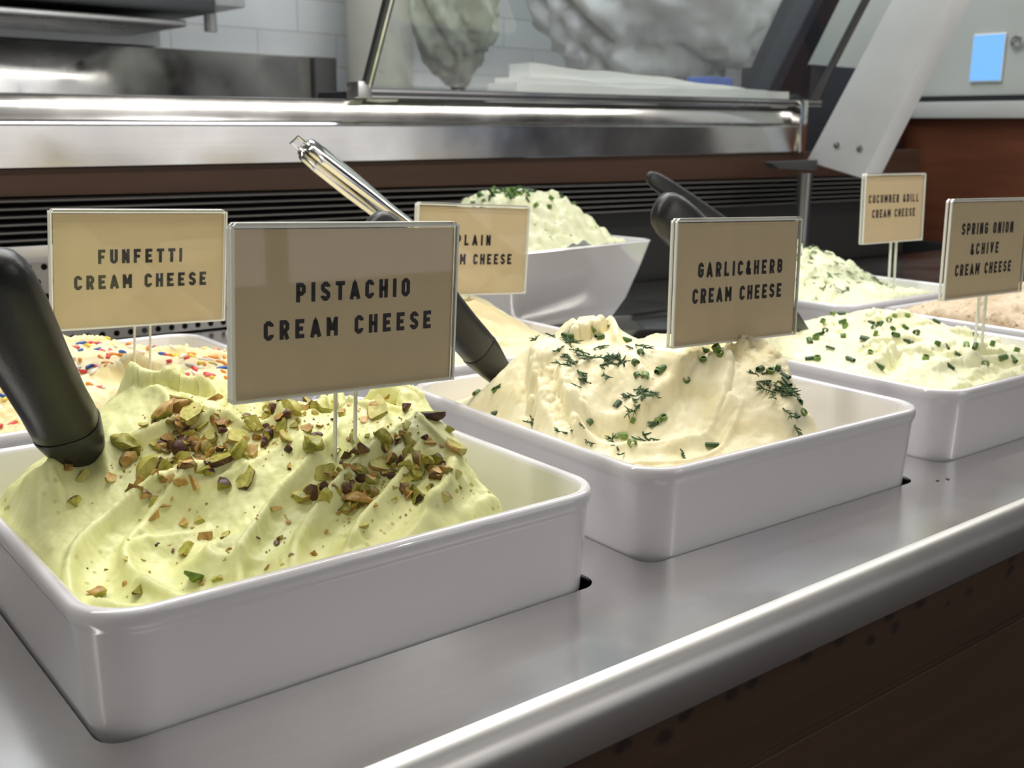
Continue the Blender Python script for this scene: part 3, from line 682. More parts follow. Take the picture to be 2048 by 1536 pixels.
# >>H
# ------------------------------------------------------------------ pans
def make_pan_mesh():
    R = 0.026
    prof = [(0.0082, -0.0305, 1), (0.0062, -0.0285, 1), (0.0043, 0.0), (0.0016, PH-0.0105), (0.0011, PH-0.0088), (0.0003, PH-0.0072), (0.0, PH-0.0055), (0.0, PH-0.0030), (0.0005, PH-0.0012), (0.0015, PH-0.0003), (0.0026, PH), (0.0046, PH-0.0002), (0.0058, PH-0.0012), (0.0066, PH-0.0030), (0.0080, PH-0.02), (0.0120, -0.018), (0.0145, -0.0225), (0.020, -0.0245)]
    b = MB(); rings = []
    for p in prof:
        i, z = p[0], p[1]
        rings.append([(x, y, z) for x, y in rrect(i, PW-i, i, PD-i, max(R-i, 0.008), 9)])
    b.loft(rings, cap=True)
    me = mesh('pan', b.v, b.f); return me
pan_me = make_pan_mesh()
PAN_LABEL = {'pistachio': 'white rectangular pan at the front left holding pale green pistachio cream cheese', 'garlic': 'white rectangular pan in the middle front holding ivory cheese with chives and dill',
    'onion': 'white rectangular pan at the right of the front row holding chive flecked cream cheese', 'bagel': 'white pan at the right edge holding tan crumbly spread',
    'funfetti': 'white pan of the rear row holding cream cheese with coloured sprinkles', 'plain': 'white pan of the rear row holding smooth plain yellow cream cheese', 'dill': 'white pan at the rear right holding cream cheese speckled with dill'}
def slot_matrix(k):
    x, y, a = SLOT[k]; return Matrix.Translation((x, y, 0)) @ Matrix.Rotation(a, 4, 'Z')
for k in SLOT:
    o = obj('serving_pan', pan_me, M['melamine'], None, True, 0.9); o.matrix_world = slot_matrix(k)
    tag(o, PAN_LABEL[k], 'pan', 'white serving pans in the counter')

# ------------------------------------------------------------------ cream cheese
def cheese_mat(name, color, dark, flecks=None, fscale=260, fthr=0.70, rough=0.42, tint2=None):
    m, nt, b = new_mat(name); tc = nt.nodes.new('ShaderNodeTexCoord').outputs['Object']
    c = ramp(nt, [(0.3, dark), (0.62, color)], noise(nt, tc, 45, 5, 0.55))
    if flecks:
        for i, (fc, sc, th) in enumerate(flecks):
            mp = nt.nodes.new('ShaderNodeMapping'); mp.inputs['Location'].default_value = (i*3.1, i*1.7, i*2.3); mp.inputs['Scale'].default_value = (1, 0.8, 1); nt.links.new(tc, mp.inputs[0])
            vo = nt.nodes.new('ShaderNodeTexVoronoi'); vo.inputs['Scale'].default_value = sc; vo.inputs['Randomness'].default_value = 1
            nt.links.new(mp.outputs[0], vo.inputs['Vector'])
            n2 = noise(nt, mp.outputs[0], sc*0.13, 2)
            rr = ramp(nt, [(th, (0, 0, 0)), (th+0.12, (1, 1, 1))], n2)
            r1 = ramp(nt, [(0.16, (1, 1, 1)), (0.27, (0, 0, 0))], vo.outputs['Distance'])
            f = mixc(nt, 1.0, rr, r1, 'MULTIPLY'); c = mixc(nt, f, c, fc)
    nt.links.new(c, b.inputs['Base Color'])
    b.inputs['Roughness'].default_value = rough; b.inputs['Specular IOR Level'].default_value = 0.4
    b.inputs['Subsurface Weight'].default_value = 0.15; b.inputs['Subsurface Radius'].default_value = (1, 0.85, 0.5); b.inputs['Subsurface Scale'].default_value = 0.003
    bp = nt.nodes.new('ShaderNodeBump'); bp.inputs['Strength'].default_value = 0.25; bp.inputs['Distance'].default_value = 0.0006
    nt.links.new(noise(nt, tc, 500, 4, 0.6), bp.inputs['Height']); nt.links.new(bp.outputs['Normal'], b.inputs['Normal'])
    return m
class Cheese:
    def __init__(s, key, H, material, label, slot=None):
        s.key = key; U, V, Z = H(); s.U, s.V, s.Z = U, V, Z; s.M = slot_matrix(key)
        ny, nx = U.shape; s.u0, s.v0 = U[0, 0], V[0, 0]; s.du = U[0, 1]-U[0, 0]; s.dv = V[1, 0]-V[0, 0]; s.nx, s.ny = nx, ny
        gv, gu = np.gradient(Z, s.dv, s.du); s.gu, s.gv = gu, gv
        # push the surface out along its normal a little so that lips curl over
        nl = np.sqrt(1+gu*gu+gv*gv); k = 0.0012*fbm(U*120, V*120, 31, 3) + 0.0006*np.clip(np.hypot(gu, gv), 0, 2)
        X = U - gu/nl*k; Y = V - gv/nl*k; ZZ = Z + k/nl
        idx = np.arange(nx*ny).reshape(ny, nx)
        r = 0.019; i = s.u0
        cu = np.clip(U, i+r, PW-i-r); cv = np.clip(V, i+r, PD-i-r)
        ok = (np.hypot(U-cu, V-cv) <= r+0.0004) & (Z > -0.019)
        q = ok[:-1, :-1] & ok[1:, :-1] & ok[:-1, 1:] & ok[1:, 1:]
        f = np.stack([idx[:-1, :-1][q], idx[:-1, 1:][q], idx[1:, 1:][q], idx[1:, :-1][q]], 1)
        used = np.unique(f); remap = np.full(nx*ny, -1); remap[used] = np.arange(len(used))
        P = np.stack([X.ravel(), Y.ravel(), ZZ.ravel()], 1)[used]; f = remap[f]
        me = bpy.data.meshes.new('cream_cheese'); me.vertices.add(len(P)); me.vertices.foreach_set('co', P.ravel())
        me.loops.add(f.size); me.loops.foreach_set('vertex_index', f.ravel())
        me.polygons.add(len(f)); me.polygons.foreach_set('loop_start', np.arange(0, f.size, 4)); me.polygons.foreach_set('loop_total', np.full(len(f), 4))
        me.update(calc_edges=True); me.validate()
        bm = bmesh.new(); bm.from_mesh(me)
        ex = bmesh.ops.extrude_edge_only(bm, edges=[e for e in bm.edges if len(e.link_faces) == 1])
        for vt in ex['geom']:
            if isinstance(vt, bmesh.types.BMVert): vt.co.z = min(vt.co.z, -0.018)
        bmesh.ops.recalc_face_normals(bm, faces=bm.faces); bm.to_mesh(me); bm.free()
        o = obj('cream_cheese', me, material); o.matrix_world = s.M; s.obj = tag(o, label, 'cream cheese')
    def at(s, u, v):
        i = (u-s.u0)/s.du; j = (v-s.v0)/s.dv; i = min(max(i, 0), s.nx-1.001); j = min(max(j, 0), s.ny-1.001)
        a, b = int(i), int(j); fx, fy = i-a, j-b
        def bl(A): return float(A[b, a]*(1-fx)*(1-fy)+A[b, a+1]*fx*(1-fy)+A[b+1, a]*(1-fx)*fy+A[b+1, a+1]*fx*fy)
        return bl(s.Z), Vector((-bl(s.gu), -bl(s.gv), 1)).normalized()
    def frame(s, u, v, lift, spin, tilt=0.0, r=rnd, flat=0.6):
        z, n = s.at(u, v); n = (n*flat+Vector((0, 0, 1))*(1-flat)).normalized()
        if tilt: n = (n+Vector((r.uniform(-1, 1), r.uniform(-1, 1), r.uniform(-1, 1)))*tilt).normalized()
        qt = Vector((0, 0, 1)).rotation_difference(n)
        return s.M @ Matrix.Translation((u, v, z+lift*n.z)) @ qt.to_matrix().to_4x4() @ Matrix.Rotation(spin, 4, 'Z')
G_GREEN = (0.05, 0.12, 0.02)
CH = {}
CH['pistachio'] = Cheese('pistachio', H_pistachio, cheese_mat('pistachio_cream', (0.80, 0.80, 0.40), (0.68, 0.69, 0.30), [((0.42, 0.36, 0.06), 190, 0.56)]), 'pale green whipped pistachio cream cheese heaped in the front left pan')
CH['garlic'] = Cheese('garlic', H_garlic, cheese_mat('garlic_cream', (0.94, 0.87, 0.60), (0.89, 0.78, 0.47)), 'ivory garlic and herb cream cheese spread in smooth scoops in the middle front pan')
CH['onion'] = Cheese('onion', H_onion, cheese_mat('onion_cream', (0.87, 0.86, 0.60), (0.80, 0.79, 0.48), [((0.22, 0.28, 0.16), 210, 0.55), ((0.50, 0.53, 0.36), 120, 0.52)]), 'pale spring onion cream cheese flecked with chives in the right front pan')
CH['bagel'] = Cheese('bagel', H_bagel, cheese_mat('tan_cream', (0.66, 0.54, 0.38), (0.50, 0.36, 0.22), [((0.24, 0.12, 0.06), 130, 0.46), ((0.36, 0.2, 0.1), 260, 0.45)]), 'tan crumbly cream cheese with brown flecks at the right edge')
CH['funfetti'] = Cheese('funfetti', H_funfetti, cheese_mat('funfetti_cream', (0.88, 0.79, 0.47), (0.80, 0.66, 0.34)), 'creamy cheese mixed with coloured sprinkles in the rear left pan')
CH['plain'] = Cheese('plain', H_plain, cheese_mat('plain_cream', (0.90, 0.80, 0.50), (0.86, 0.73, 0.42)), 'smooth plain pale yellow cream cheese in the rear pan behind the pistachio sign')
CH['dill'] = Cheese('dill', H_dill, cheese_mat('dill_cream', (0.82, 0.84, 0.60), (0.74, 0.77, 0.48), [((0.10, 0.16, 0.05), 230, 0.48), ((0.20, 0.28, 0.12), 150, 0.50)]), 'pale cream cheese peaked and speckled with dill in the rear right pan')

# ------------------------------------------------------------------ deep bowl of scallion cheese at the back
bowl = MB(); BM = Matrix.Translation((0.932, 0.64, 0.0)) @ Matrix.Rotation(0.13, 4, 'Z')
rings = []
for h, z, r in ((0.082, 0.0, 0.012), (0.090, 0.004, 0.014), (0.105, 0.035, 0.016), (0.117, 0.075, 0.017), (0.1235, 0.101, 0.017), (0.1245, 0.1035, 0.017), (0.1235, 0.105, 0.016), (0.121, 0.1052, 0.015), (0.1195, 0.103, 0.014), (0.111, 0.07, 0.014), (0.098, 0.03, 0.012), (0.08, 0.008, 0.01)):
    rings.append([(x, y, z) for x, y in rrect(-h, h, -h, h, r, 6)])
bowl.loft(rings)
o = bowl.build('serving_bowl', M['melamine'], None, True, 0.9); o.matrix_world = BM
tag(o, 'deep square white bowl with flared sides behind the plain cream cheese', 'bowl')
def bowl_cheese():
    n = 150; U, V = np.meshgrid(np.linspace(-0.109, 0.109, n), np.linspace(-0.109, 0.109, n))
    Z = 0.088+0.064*np.exp(-(np.hypot((U-0.014)/0.098, V/0.098))**3.6)
    c = cells(U*42, V*42, 5); c2 = cells(U*75+3, V*75, 9)
    Z += 0.014*(1-np.clip(c, 0, 1)**1.5) + 0.006*(1-np.clip(c2, 0, 1)) + 0.004*fbm(U*60, V*60, 3, 3) - 0.008
    idx = np.arange(n*n).reshape(n, n)
    f = np.stack([idx[:-1, :-1].ravel(), idx[:-1, 1:].ravel(), idx[1:, 1:].ravel(), idx[1:, :-1].ravel()], 1)
    me = mesh('cream_cheese', np.stack([U.ravel(), V.ravel(), Z.ravel()], 1).tolist(), f.tolist())
    o = obj('cream_cheese', me, cheese_mat('scallion_cream', (0.72, 0.72, 0.50), (0.62, 0.64, 0.38), [((0.12, 0.18, 0.05), 140, 0.52), ((0.3, 0.36, 0.2), 90, 0.5)]))
    o.matrix_world = BM; tag(o, 'lumpy cheese mound sprinkled with chopped green herbs in the deep white bowl', 'cream cheese'); return U, V, Z
bU, bV, bZ = bowl_cheese()

# ------------------------------------------------------------------ lettering (octagonal block capitals drawn as strokes)
TH = 0.225
def glyphs():
    W = 0.54; a = TH/2; b = W-a; o = 1-a; m = W/2; c = 0.11
    bowlC = [(b, 0.70), (b, o-c), (b-c, o), (a+c, o), (a, o-c), (a, a+c), (a+c, a), (b-c, a), (b, a+c), (b, 0.30)]
    g = {'C': [bowlC], 'G': [bowlC[:-1]+[(b, 0.47), (m-0.02, 0.47)]], 'O': [[(a+c, o), (a, o-c), (a, a+c), (a+c, a), (b-c, a), (b, a+c), (b, o-c), (b-c, o), (a+c, o)]],
     'U': [[(a, 1), (a, a+c), (a+c, a), (b-c, a), (b, a+c), (b, 1)]], 'I': [[(a, 0), (a, 1)]], 'L': [[(a, 1), (a, a), (W-0.05, a)]],
     'E': [[(W-0.03, o), (a, o), (a, a), (W-0.03, a)], [(a, 0.5), (W-0.10, 0.5)]], 'F': [[(W-0.03, o), (a, o), (a, 0)], [(a, 0.48), (W-0.10, 0.48)]],
     'T': [[(0, o), (W, o)], [(m, o), (m, 0)]], 'H': [[(a, 0), (a, 1)], [(b, 0), (b, 1)], [(a, 0.5), (b, 0.5)]],
     'P': [[(a, 0), (a, o), (b-c, o), (b, o-c), (b, 0.44+c), (b-c, 0.44), (a, 0.44)]],
     'R': [[(a, 0), (a, o), (b-c, o), (b, o-c), (b, 0.46+c), (b-c, 0.46), (a, 0.46)], [(m, 0.46), (b+0.01, 0)]],
     'B': [[(a, a), (a, o), (b-c, o), (b, o-c), (b, 0.52+c*.7), (b-c*.7, 0.52), (a, 0.52)], [(b-c, 0.52), (b, 0.52-c), (b, a+c), (b-c, a), (a, a)]],
     'D': [[(a, a), (a, o), (b-c, o), (b, o-c), (b, a+c), (b-c, a), (a, a)]],
     'S': [[(b, 0.72), (b, o-c), (b-c, o), (a+c, o), (a, o-c), (a, 0.52+c), (a+c, 0.52), (b-c, 0.48), (b, 0.48-c), (b, a+c), (b-c, a), (a+c, a), (a, a+c), (a, 0.28)]],
     'A': [[(0.075, 0), (m+0.0, 1.0-0.09)], [(W-0.075+0.05, 0), (m+0.05-0.05, 1.0-0.09)], [(0.13, 0.26), (W-0.10, 0.26)], [(m-.05, 0.92), (m+.05, 0.92)]],
     'N': [[(a, 0), (a, 1)], [(b, 0), (b, 1)], [(a, 0.93), (b, 0.07)]],
     'V': [[(a-0.02, 1), (m, 0.07)], [(b+0.02, 1), (m, 0.07)]],
     '&': [[(b+0.06, 0.03), (a+0.07, 0.68), (a+0.07, o-0.07), (a+0.15, o), (m+0.05, o-0.07), (m+0.05, 0.70), (a, 0.36), (a, a+0.10), (a+0.09, a), (m+0.03, a), (b+0.03, 0.44)]]}
    Wm = 0.66; g['M'] = [[(a, 0), (a, 1)], [(Wm-a, 0), (Wm-a, 1)], [(a, 0.93), (Wm/2, 0.30)], [(Wm-a, 0.93), (Wm/2, 0.30)]]
    wd = {k: W for k in g}; wd['I'] = TH; wd['M'] = Wm; wd[' '] = 0.34; wd['A'] = W+0.05
    return g, wd
GL, GW = glyphs()
def ribbon(b, pts, th, M4):
    P = [Vector((p[0], p[1])) for p in pts]; closed = (P[0]-P[-1]).length < 1e-6
    if closed: P = P[:-1]
    n = len(P); Ls = []; Rs = []
    for i in range(n):
        d0 = (P[i]-P[i-1]).normalized() if (i > 0 or closed) else None
        d1 = (P[(i+1) % n]-P[i]).normalized() if (i < n-1 or closed) else None
        d0 = d0 or d1; d1 = d1 or d0
        n0 = Vector((-d0.y, d0.x)); n1 = Vector((-d1.y, d1.x)); mt = (n0+n1).normalized()
        k = th/2/max(0.45, mt.dot(n0)); Ls.append(P[i]+mt*k); Rs.append(P[i]-mt*k)
    for i in range(n if closed else n-1):
        j = (i+1) % n
        b.add([(q.x, 0, q.y) for q in (Rs[i], Rs[j], Ls[j], Ls[i])], [(0, 1, 2, 3)], 0, M4)
def letter_line(b, text, x0, x1, zc, h, y):
    # spread the words between x0 and x1 with even letter gaps; squeeze widths only if they would not fit
    sw = sum(GW[c] for c in text)*h; gaps = len(text)-1; k = 1.0
    gap = ((x1-x0)-sw)/gaps
    if gap < 0.16*h: k = ((x1-x0)-0.17*h*gaps)/sw; gap = 0.17*h
    x = x0
    for c in text:
        for s in GL.get(c, []):
            ribbon(b, [(p[0]*h*k/ (h*k) , p[1]) for p in s], TH if k > 0.9 else TH*0.85, Matrix.Translation((x, y, zc-h/2)) @ Matrix.Diagonal((h*k, 1, h, 1)))
        x += GW[c]*h*k+gap

# ------------------------------------------------------------------ signs: card slipped into a clear acrylic holder on a clear stem
SW, SH = 0.12, 0.08
def rotvec(v):
    v = Vector(v); return Matrix.Rotation(v.length, 4, v.normalized())
def sign(ctr, rv, lines, label, base_z, stem_x=0.003):
    R = rotvec(rv); Mx = Matrix.Translation(ctr) @ R
    foot = Mx @ Vector((stem_x, 0.0015, 0)); foot = Mx @ Vector((stem_x, 0.0015, (base_z-foot.z)))
    root = empty('sign', foot, label, 'sign', group='cream cheese flavour signs')
    root.rotation_euler = R.to_euler()
    Mi = (Matrix.Translation(foot) @ R).inverted() @ Mx
    def fin(o): o.matrix_local = Mi; return o
    # holder: two clear sheets joined by a fold along the top
    b = MB(); hw, hh, t = SW/2, SH/2, 0.0019
    def sheet(y0, y1):
        pts = [(-hw+.0022, -hh), (hw-.0022, -hh), (hw, -hh+.0022), (hw, hh-.0025), (hw-.0025, hh), (-hw+.0025, hh), (-hw, hh-.0025), (-hw, -hh+.0022)]
        n = len(pts); v = [(x, y0, z) for x, z in pts]+[(x, y1, z) for x, z in pts]
        b.add(v, [tuple(range(n)), tuple(range(2*n-1, n-1, -1))], 0)
        b.add(v, [(i, i+n, (i+1) % n+n, (i+1) % n) for i in range(n)], 1)
        # opaque whitish border strips, painted for the light caught at the sheet's edge
        for yy in (y0-0.00004, y1+0.00004):
            c = 0.0011; q = [(-hw, -hh), (hw, -hh), (hw, hh-.0012), (-hw, hh-.0012)]; qi = [(-hw+c, -hh+c*.7), (hw-c, -hh+c*.7), (hw-c, hh-.0022), (-hw+c, hh-.0022)]
            b.add([(x, yy, z) for x, z in q]+[(x, yy, z) for x, z in qi], [(i, (i+1) % 4, (i+1) % 4+4, i+4) for i in range(4)], 1)
    sheet(-0.0024, -0.0006); sheet(0.0012, 0.0030)
    b.box(-hw+.0025, hw-.0025, -0.0006, 0.0012, hh-0.0016, hh-0.0001, 1)
    fin(b.build('holder', [M['acrylic'], M['acrylic_edge_glow']], root))
    b = MB(); b.box(-hw+.0024, hw-.0016, -0.0004, 0.0006, -hh+.0010, hh-.0030); card = fin(b.build('card', M['card'], root))
    b = MB()
    for (tx, x0, x1, yc, h) in lines: letter_line(b, tx, (x0-0.5)*SW, (x1-0.5)*SW, (0.5-yc)*SH, h*SH, -0.00048)
    let = b.build('lettering', M['ink']); let.parent = card
    b = MB(); zb = (Mi.inverted() @ Vector((0, 0, 0))).z
    b.add([(stem_x+x, y, z) for z in (zb, -hh) for x, y in ((-.0055, 0.0), (.0055, 0.0), (.0055, .0024), (-.0055, .0024))], [(0, 1, 2, 3), (4, 5, 6, 7), (0, 1, 5, 4), (2, 3, 7, 6)], 0)
    b.add([(stem_x+s*.0055+e, y, z) for s in (-1, 1) for z in (zb, -hh) for e, y in ((-.00035, -0.0001), (.00035, -0.0001), (.00035, .0025), (-.00035, .0025))],
          [(0, 1, 5, 4), (1, 2, 6, 5), (2, 3, 7, 6), (3, 0, 4, 7), (8, 9, 13, 12), (9, 10, 14, 13), (10, 11, 15, 14), (11, 8, 12, 15)], 1)
    fin(b.build('stem', [M['acrylic'], M['acrylic_edge_glow']], root))
    return root
CC = 'CREAM CHEESE'
sign((0.3765, 0.0711, 0.1465), (0.0103, 0.0345, -0.0118), [('PISTACHIO', 0.265, 0.775, 0.395, 0.112), (CC, 0.132, 0.885, 0.603, 0.112)], 'pistachio cream cheese sign on a clear stem, the largest and nearest sign', 0.055, -0.001)
sign((0.6710, 0.0812, 0.1366), (-0.0381, 0.0269, -0.0294), [('GARLIC&HERB', 0.185, 0.865, 0.405, 0.118), (CC, 0.15, 0.87, 0.608, 0.118)], 'garlic and herb cream cheese sign standing in the middle front pan', 0.05, 0.003)
sign((0.3848, 0.3615, 0.1343), (0.0864, 0.036, -0.0062), [('FUNFETTI', 0.255, 0.735, 0.392, 0.12), (CC, 0.125, 0.885, 0.606, 0.12)], 'funfetti cream cheese sign standing in the rear left pan', 0.05, 0.001)
sign((0.6923, 0.3948, 0.1265), (0.0024, 0.0556, -0.0356), [('PLAIN', 0.345, 0.655, 0.395, 0.118), (CC, 0.13, 0.86, 0.605, 0.118)], 'plain cream cheese sign partly hidden behind the pistachio sign', 0.045, -0.006)
sign((1.2690, 0.3428, 0.1475), (-0.047, 0.0045, -0.0279), [('CUCUMBER &DILL', 0.085, 0.92, 0.365, 0.12), (CC, 0.15, 0.87, 0.575, 0.12)], 'cucumber and dill cream cheese sign, the smallest looking sign at the rear right', 0.05, 0.006)
sign((0.982, 0.078, 0.1405), (-0.030, 0.015, -0.0294), [('SPRING ONION', 0.17, 0.83, 0.30, 0.118), ('&CHIVE', 0.30, 0.66, 0.505, 0.118), (CC, 0.13, 0.85, 0.71, 0.118)], 'spring onion and chive cream cheese sign at the right edge', 0.05, 0.004)

# ------------------------------------------------------------------ spatulas and tongs
def orient(base, tip, wide):
    z = (Vector(tip)-Vector(base)).normalized(); x = Vector(wide); x = (x-z*x.dot(z)).normalized(); y = z.cross(x)
    return Matrix(((x.x, y.x, z.x, base[0]), (x.y, y.y, z.y, base[1]), (x.z, y.z, z.z, base[2]), (0, 0, 0, 1)))
def spatula(base, tip, label, wide=(1, 0, 0), sc=1.0, blade=0.03):
    L = (Vector(tip)-Vector(base)).length
    root = empty('spatula', base, label, 'spatula'); root.rotation_euler = orient(base, tip, wide).to_euler()
    def ell(a, bb, z, n=28, p=2.6, off=0):
        out = []
        for k in range(n):
            t = 2*PI*k/n; c, s = math.cos(t), math.sin(t)
            out.append((a*math.copysign(abs(c)**(2/p), c), off+bb*math.copysign(abs(s)**(2/p), s), z))
        return out
    b = MB(); rg = []
    for t, a, d in ((0.17, 0.0120, 0.0105), (0.19, 0.0138, 0.0115), (0.24, 0.0138, 0.0117), (0.32, 0.0136, 0.0115), (0.45, 0.0142, 0.0112), (0.60, 0.0152, 0.0108), (0.75, 0.0162, 0.0102), (0.86, 0.0163, 0.0096), (0.92, 0.0155, 0.009), (0.96, 0.0135, 0.0078), (0.985, 0.0100, 0.0058), (0.997, 0.0050, 0.003), (1.0, 0.001, 0.001)):
        rg.append(ell(a*sc, d*sc, t*L))
    b.loft(rg); b.build('handle', M['black_plastic'], root, True, 0.7)
    b = MB(); b.loft([ell(a*sc, d*sc, t*L) for t, a, d in ((-0.02, 0.0095, 0.0075), (0.03, 0.0108, 0.0085), (0.10, 0.0128, 0.0102), (0.172, 0.0142, 0.0118), (0.182, 0.0139, 0.0115))])
    b.build('collar', M['black_plastic'], root, True, 0.7)
    b = MB(); b.loft([ell(a, d, z) for z, a, d in ((-blade, 0.013, 0.0008), (-0.018, 0.011, 0.001), (-0.008, 0.006, 0.002), (-0.002, 0.0055, 0.003))])
    b.build('blade', M['chrome'], root, True, 0.7)
    return root
spatula((0.2715, 0.1445, 0.0745), (0.222, 0.098, 0.178), 'large black handled spatula stuck in the pistachio cream cheese at the left', (1, -0.35, 0), 1.10)
spatula((0.5690, 0.200, 0.066), (0.464, 0.195, 0.176), 'black handled spatula leaning behind the pistachio sign into the garlic cream cheese', (1, 0, 0.5), 0.92)
spatula((0.9060, 0.200, 0.055), (0.724, 0.205, 0.177), 'black handled spatula with a rounded butt rising behind the garlic sign', (1, 0, 0.5), 1.15)
spatula((1.19, 0.43, 0.075), (0.955, 0.44, 0.186), 'farthest black spatula whose thin end rises behind the rounded black handle', (1, 0, 0.5), 0.62)
tg = empty('tongs', (0.72, 0.43, 0.09), 'polished steel tongs leaning up left from the plain cream cheese', 'tongs')
tg.rotation_euler = orient((0.72, 0.43, 0.09), (0.549, 0.43, 0.213), (0.55, 0.75, 0.5)).to_euler()
Lt = 0.2123
for s, nm in ((1, 'arm'), (-1, 'arm')):
    b = MB(); rg = []
    for t, wd, th, off in ((0.0, 0.0045, 0.0018, 0.009), (0.3, 0.0055, 0.003, 0.008), (0.55, 0.0065, 0.004, 0.0055), (0.75, 0.0095, 0.0050, 0.0052), (0.92, 0.0105, 0.0050, 0.0048), (0.985, 0.0095, 0.0045, 0.0046), (1.0, 0.006, 0.003, 0.004)):
        rg.append([(wd*math.cos(2*PI*k/16), s*off+th*math.sin(2*PI*k/16), t*Lt) for k in range(16)])
    b.loft(rg); b.build(nm, M['chrome'], tg, True, 0.9)
b = MB(); b.tube([(0, -0.004, Lt-0.004), (0, -0.004, Lt+0.010), (0, 0.004, Lt+0.010), (0, 0.004, Lt-0.004)], 0.0014, 8); b.build('lock_ring', M['chrome'], tg, True)
# black lidded tray in the empty rear place
bt = empty('black_tray_insert', (0.945, 0.40, 0.0), 'glossy black tray insert set in the rear row between the white pans', 'tray')
b = MB(); b.loft([[(x, y, z) for x, y in rrect(-0.128+i, 0.128-i, -0.095+i, 0.095-i, 0.02, 6)] for i, z in ((0.004, 0.0), (0.0, 0.02), (0.0, 0.024), (0.006, 0.028), (0.02, 0.03), (0.03, 0.026))])
b.build('tray_body', M['black_gloss'], bt, True, 0.7)
b = MB(); b.tube([(-0.01, -0.03, 0.026), (-0.005, -0.03, 0.044), (0.03, -0.03, 0.046), (0.065, -0.03, 0.044), (0.07, -0.03, 0.026)], 0.007, 12); b.build('tray_handle', M['black_gloss'], bt, True)
# ------------------------------------------------------------------ toppings: every piece is an object of its own
def inst(name, me, Mx, label, cat, group, s=1.0):
    o = bpy.data.objects.new(name, me); o.matrix_world = Mx @ Matrix.Diagonal((s, s, s, 1)); col.objects.link(o)
    return tag(o, label, cat, group)
def nut_mat(name, ramp_, rough=0.45, scale=260):
    m, nt, b = new_mat(name); tc = nt.nodes.new('ShaderNodeTexCoord').outputs['Object']
    oi = nt.nodes.new('ShaderNodeObjectInfo')
    mp = nt.nodes.new('ShaderNodeVectorMath'); mp.operation = 'MULTIPLY_ADD'; mp.inputs[1].default_value = (1, 1, 1)
    cb = nt.nodes.new('ShaderNodeCombineXYZ'); nt.links.new(oi.outputs['Random'], cb.inputs[0]); nt.links.new(oi.outputs['Random'], cb.inputs[2])
    nt.links.new(tc, mp.inputs[0]); nt.links.new(cb.outputs[0], mp.inputs[2])
    n = noise(nt, mp.outputs[0], scale, 4, 0.6)
    ad = nt.nodes.new('ShaderNodeMath'); ad.operation = 'MULTIPLY_ADD'; ad.inputs[1].default_value = 0.28; nt.links.new(oi.outputs['Random'], ad.inputs[0])
    sb = nt.nodes.new('ShaderNodeMath'); sb.operation = 'ADD'; sb.inputs[1].default_value = -0.14; nt.links.new(n, sb.inputs[0]); nt.links.new(sb.outputs[0], ad.inputs[2])
    c = ramp(nt, ramp_, ad.outputs[0]); nt.links.new(c, b.inputs['Base Color'])
    b.inputs['Roughness'].default_value = rough; b.inputs['Specular IOR Level'].default_value = 0.4
    bp = nt.nodes.new('ShaderNodeBump'); bp.inputs['Strength'].default_value = 0.5; bp.inputs['Distance'].default_value = 0.0005
    nt.links.new(n, bp.inputs['Height']); nt.links.new(bp.outputs['Normal'], b.inputs['Normal']); return m
NM = [nut_mat('pistachio_green', [(0.25, (0.16, 0.17, 0.02)), (0.5, (0.40, 0.37, 0.06)), (0.75, (0.62, 0.55, 0.16))]),
      nut_mat('pistachio_tan', [(0.25, (0.26, 0.13, 0.035)), (0.5, (0.55, 0.33, 0.09)), (0.75, (0.74, 0.55, 0.24))]),
      nut_mat('pistachio_skin', [(0.28, (0.045, 0.016, 0.014)), (0.48, (0.11, 0.045, 0.028)), (0.60, (0.24, 0.15, 0.05)), (0.75, (0.42, 0.37, 0.10))], scale=150)]
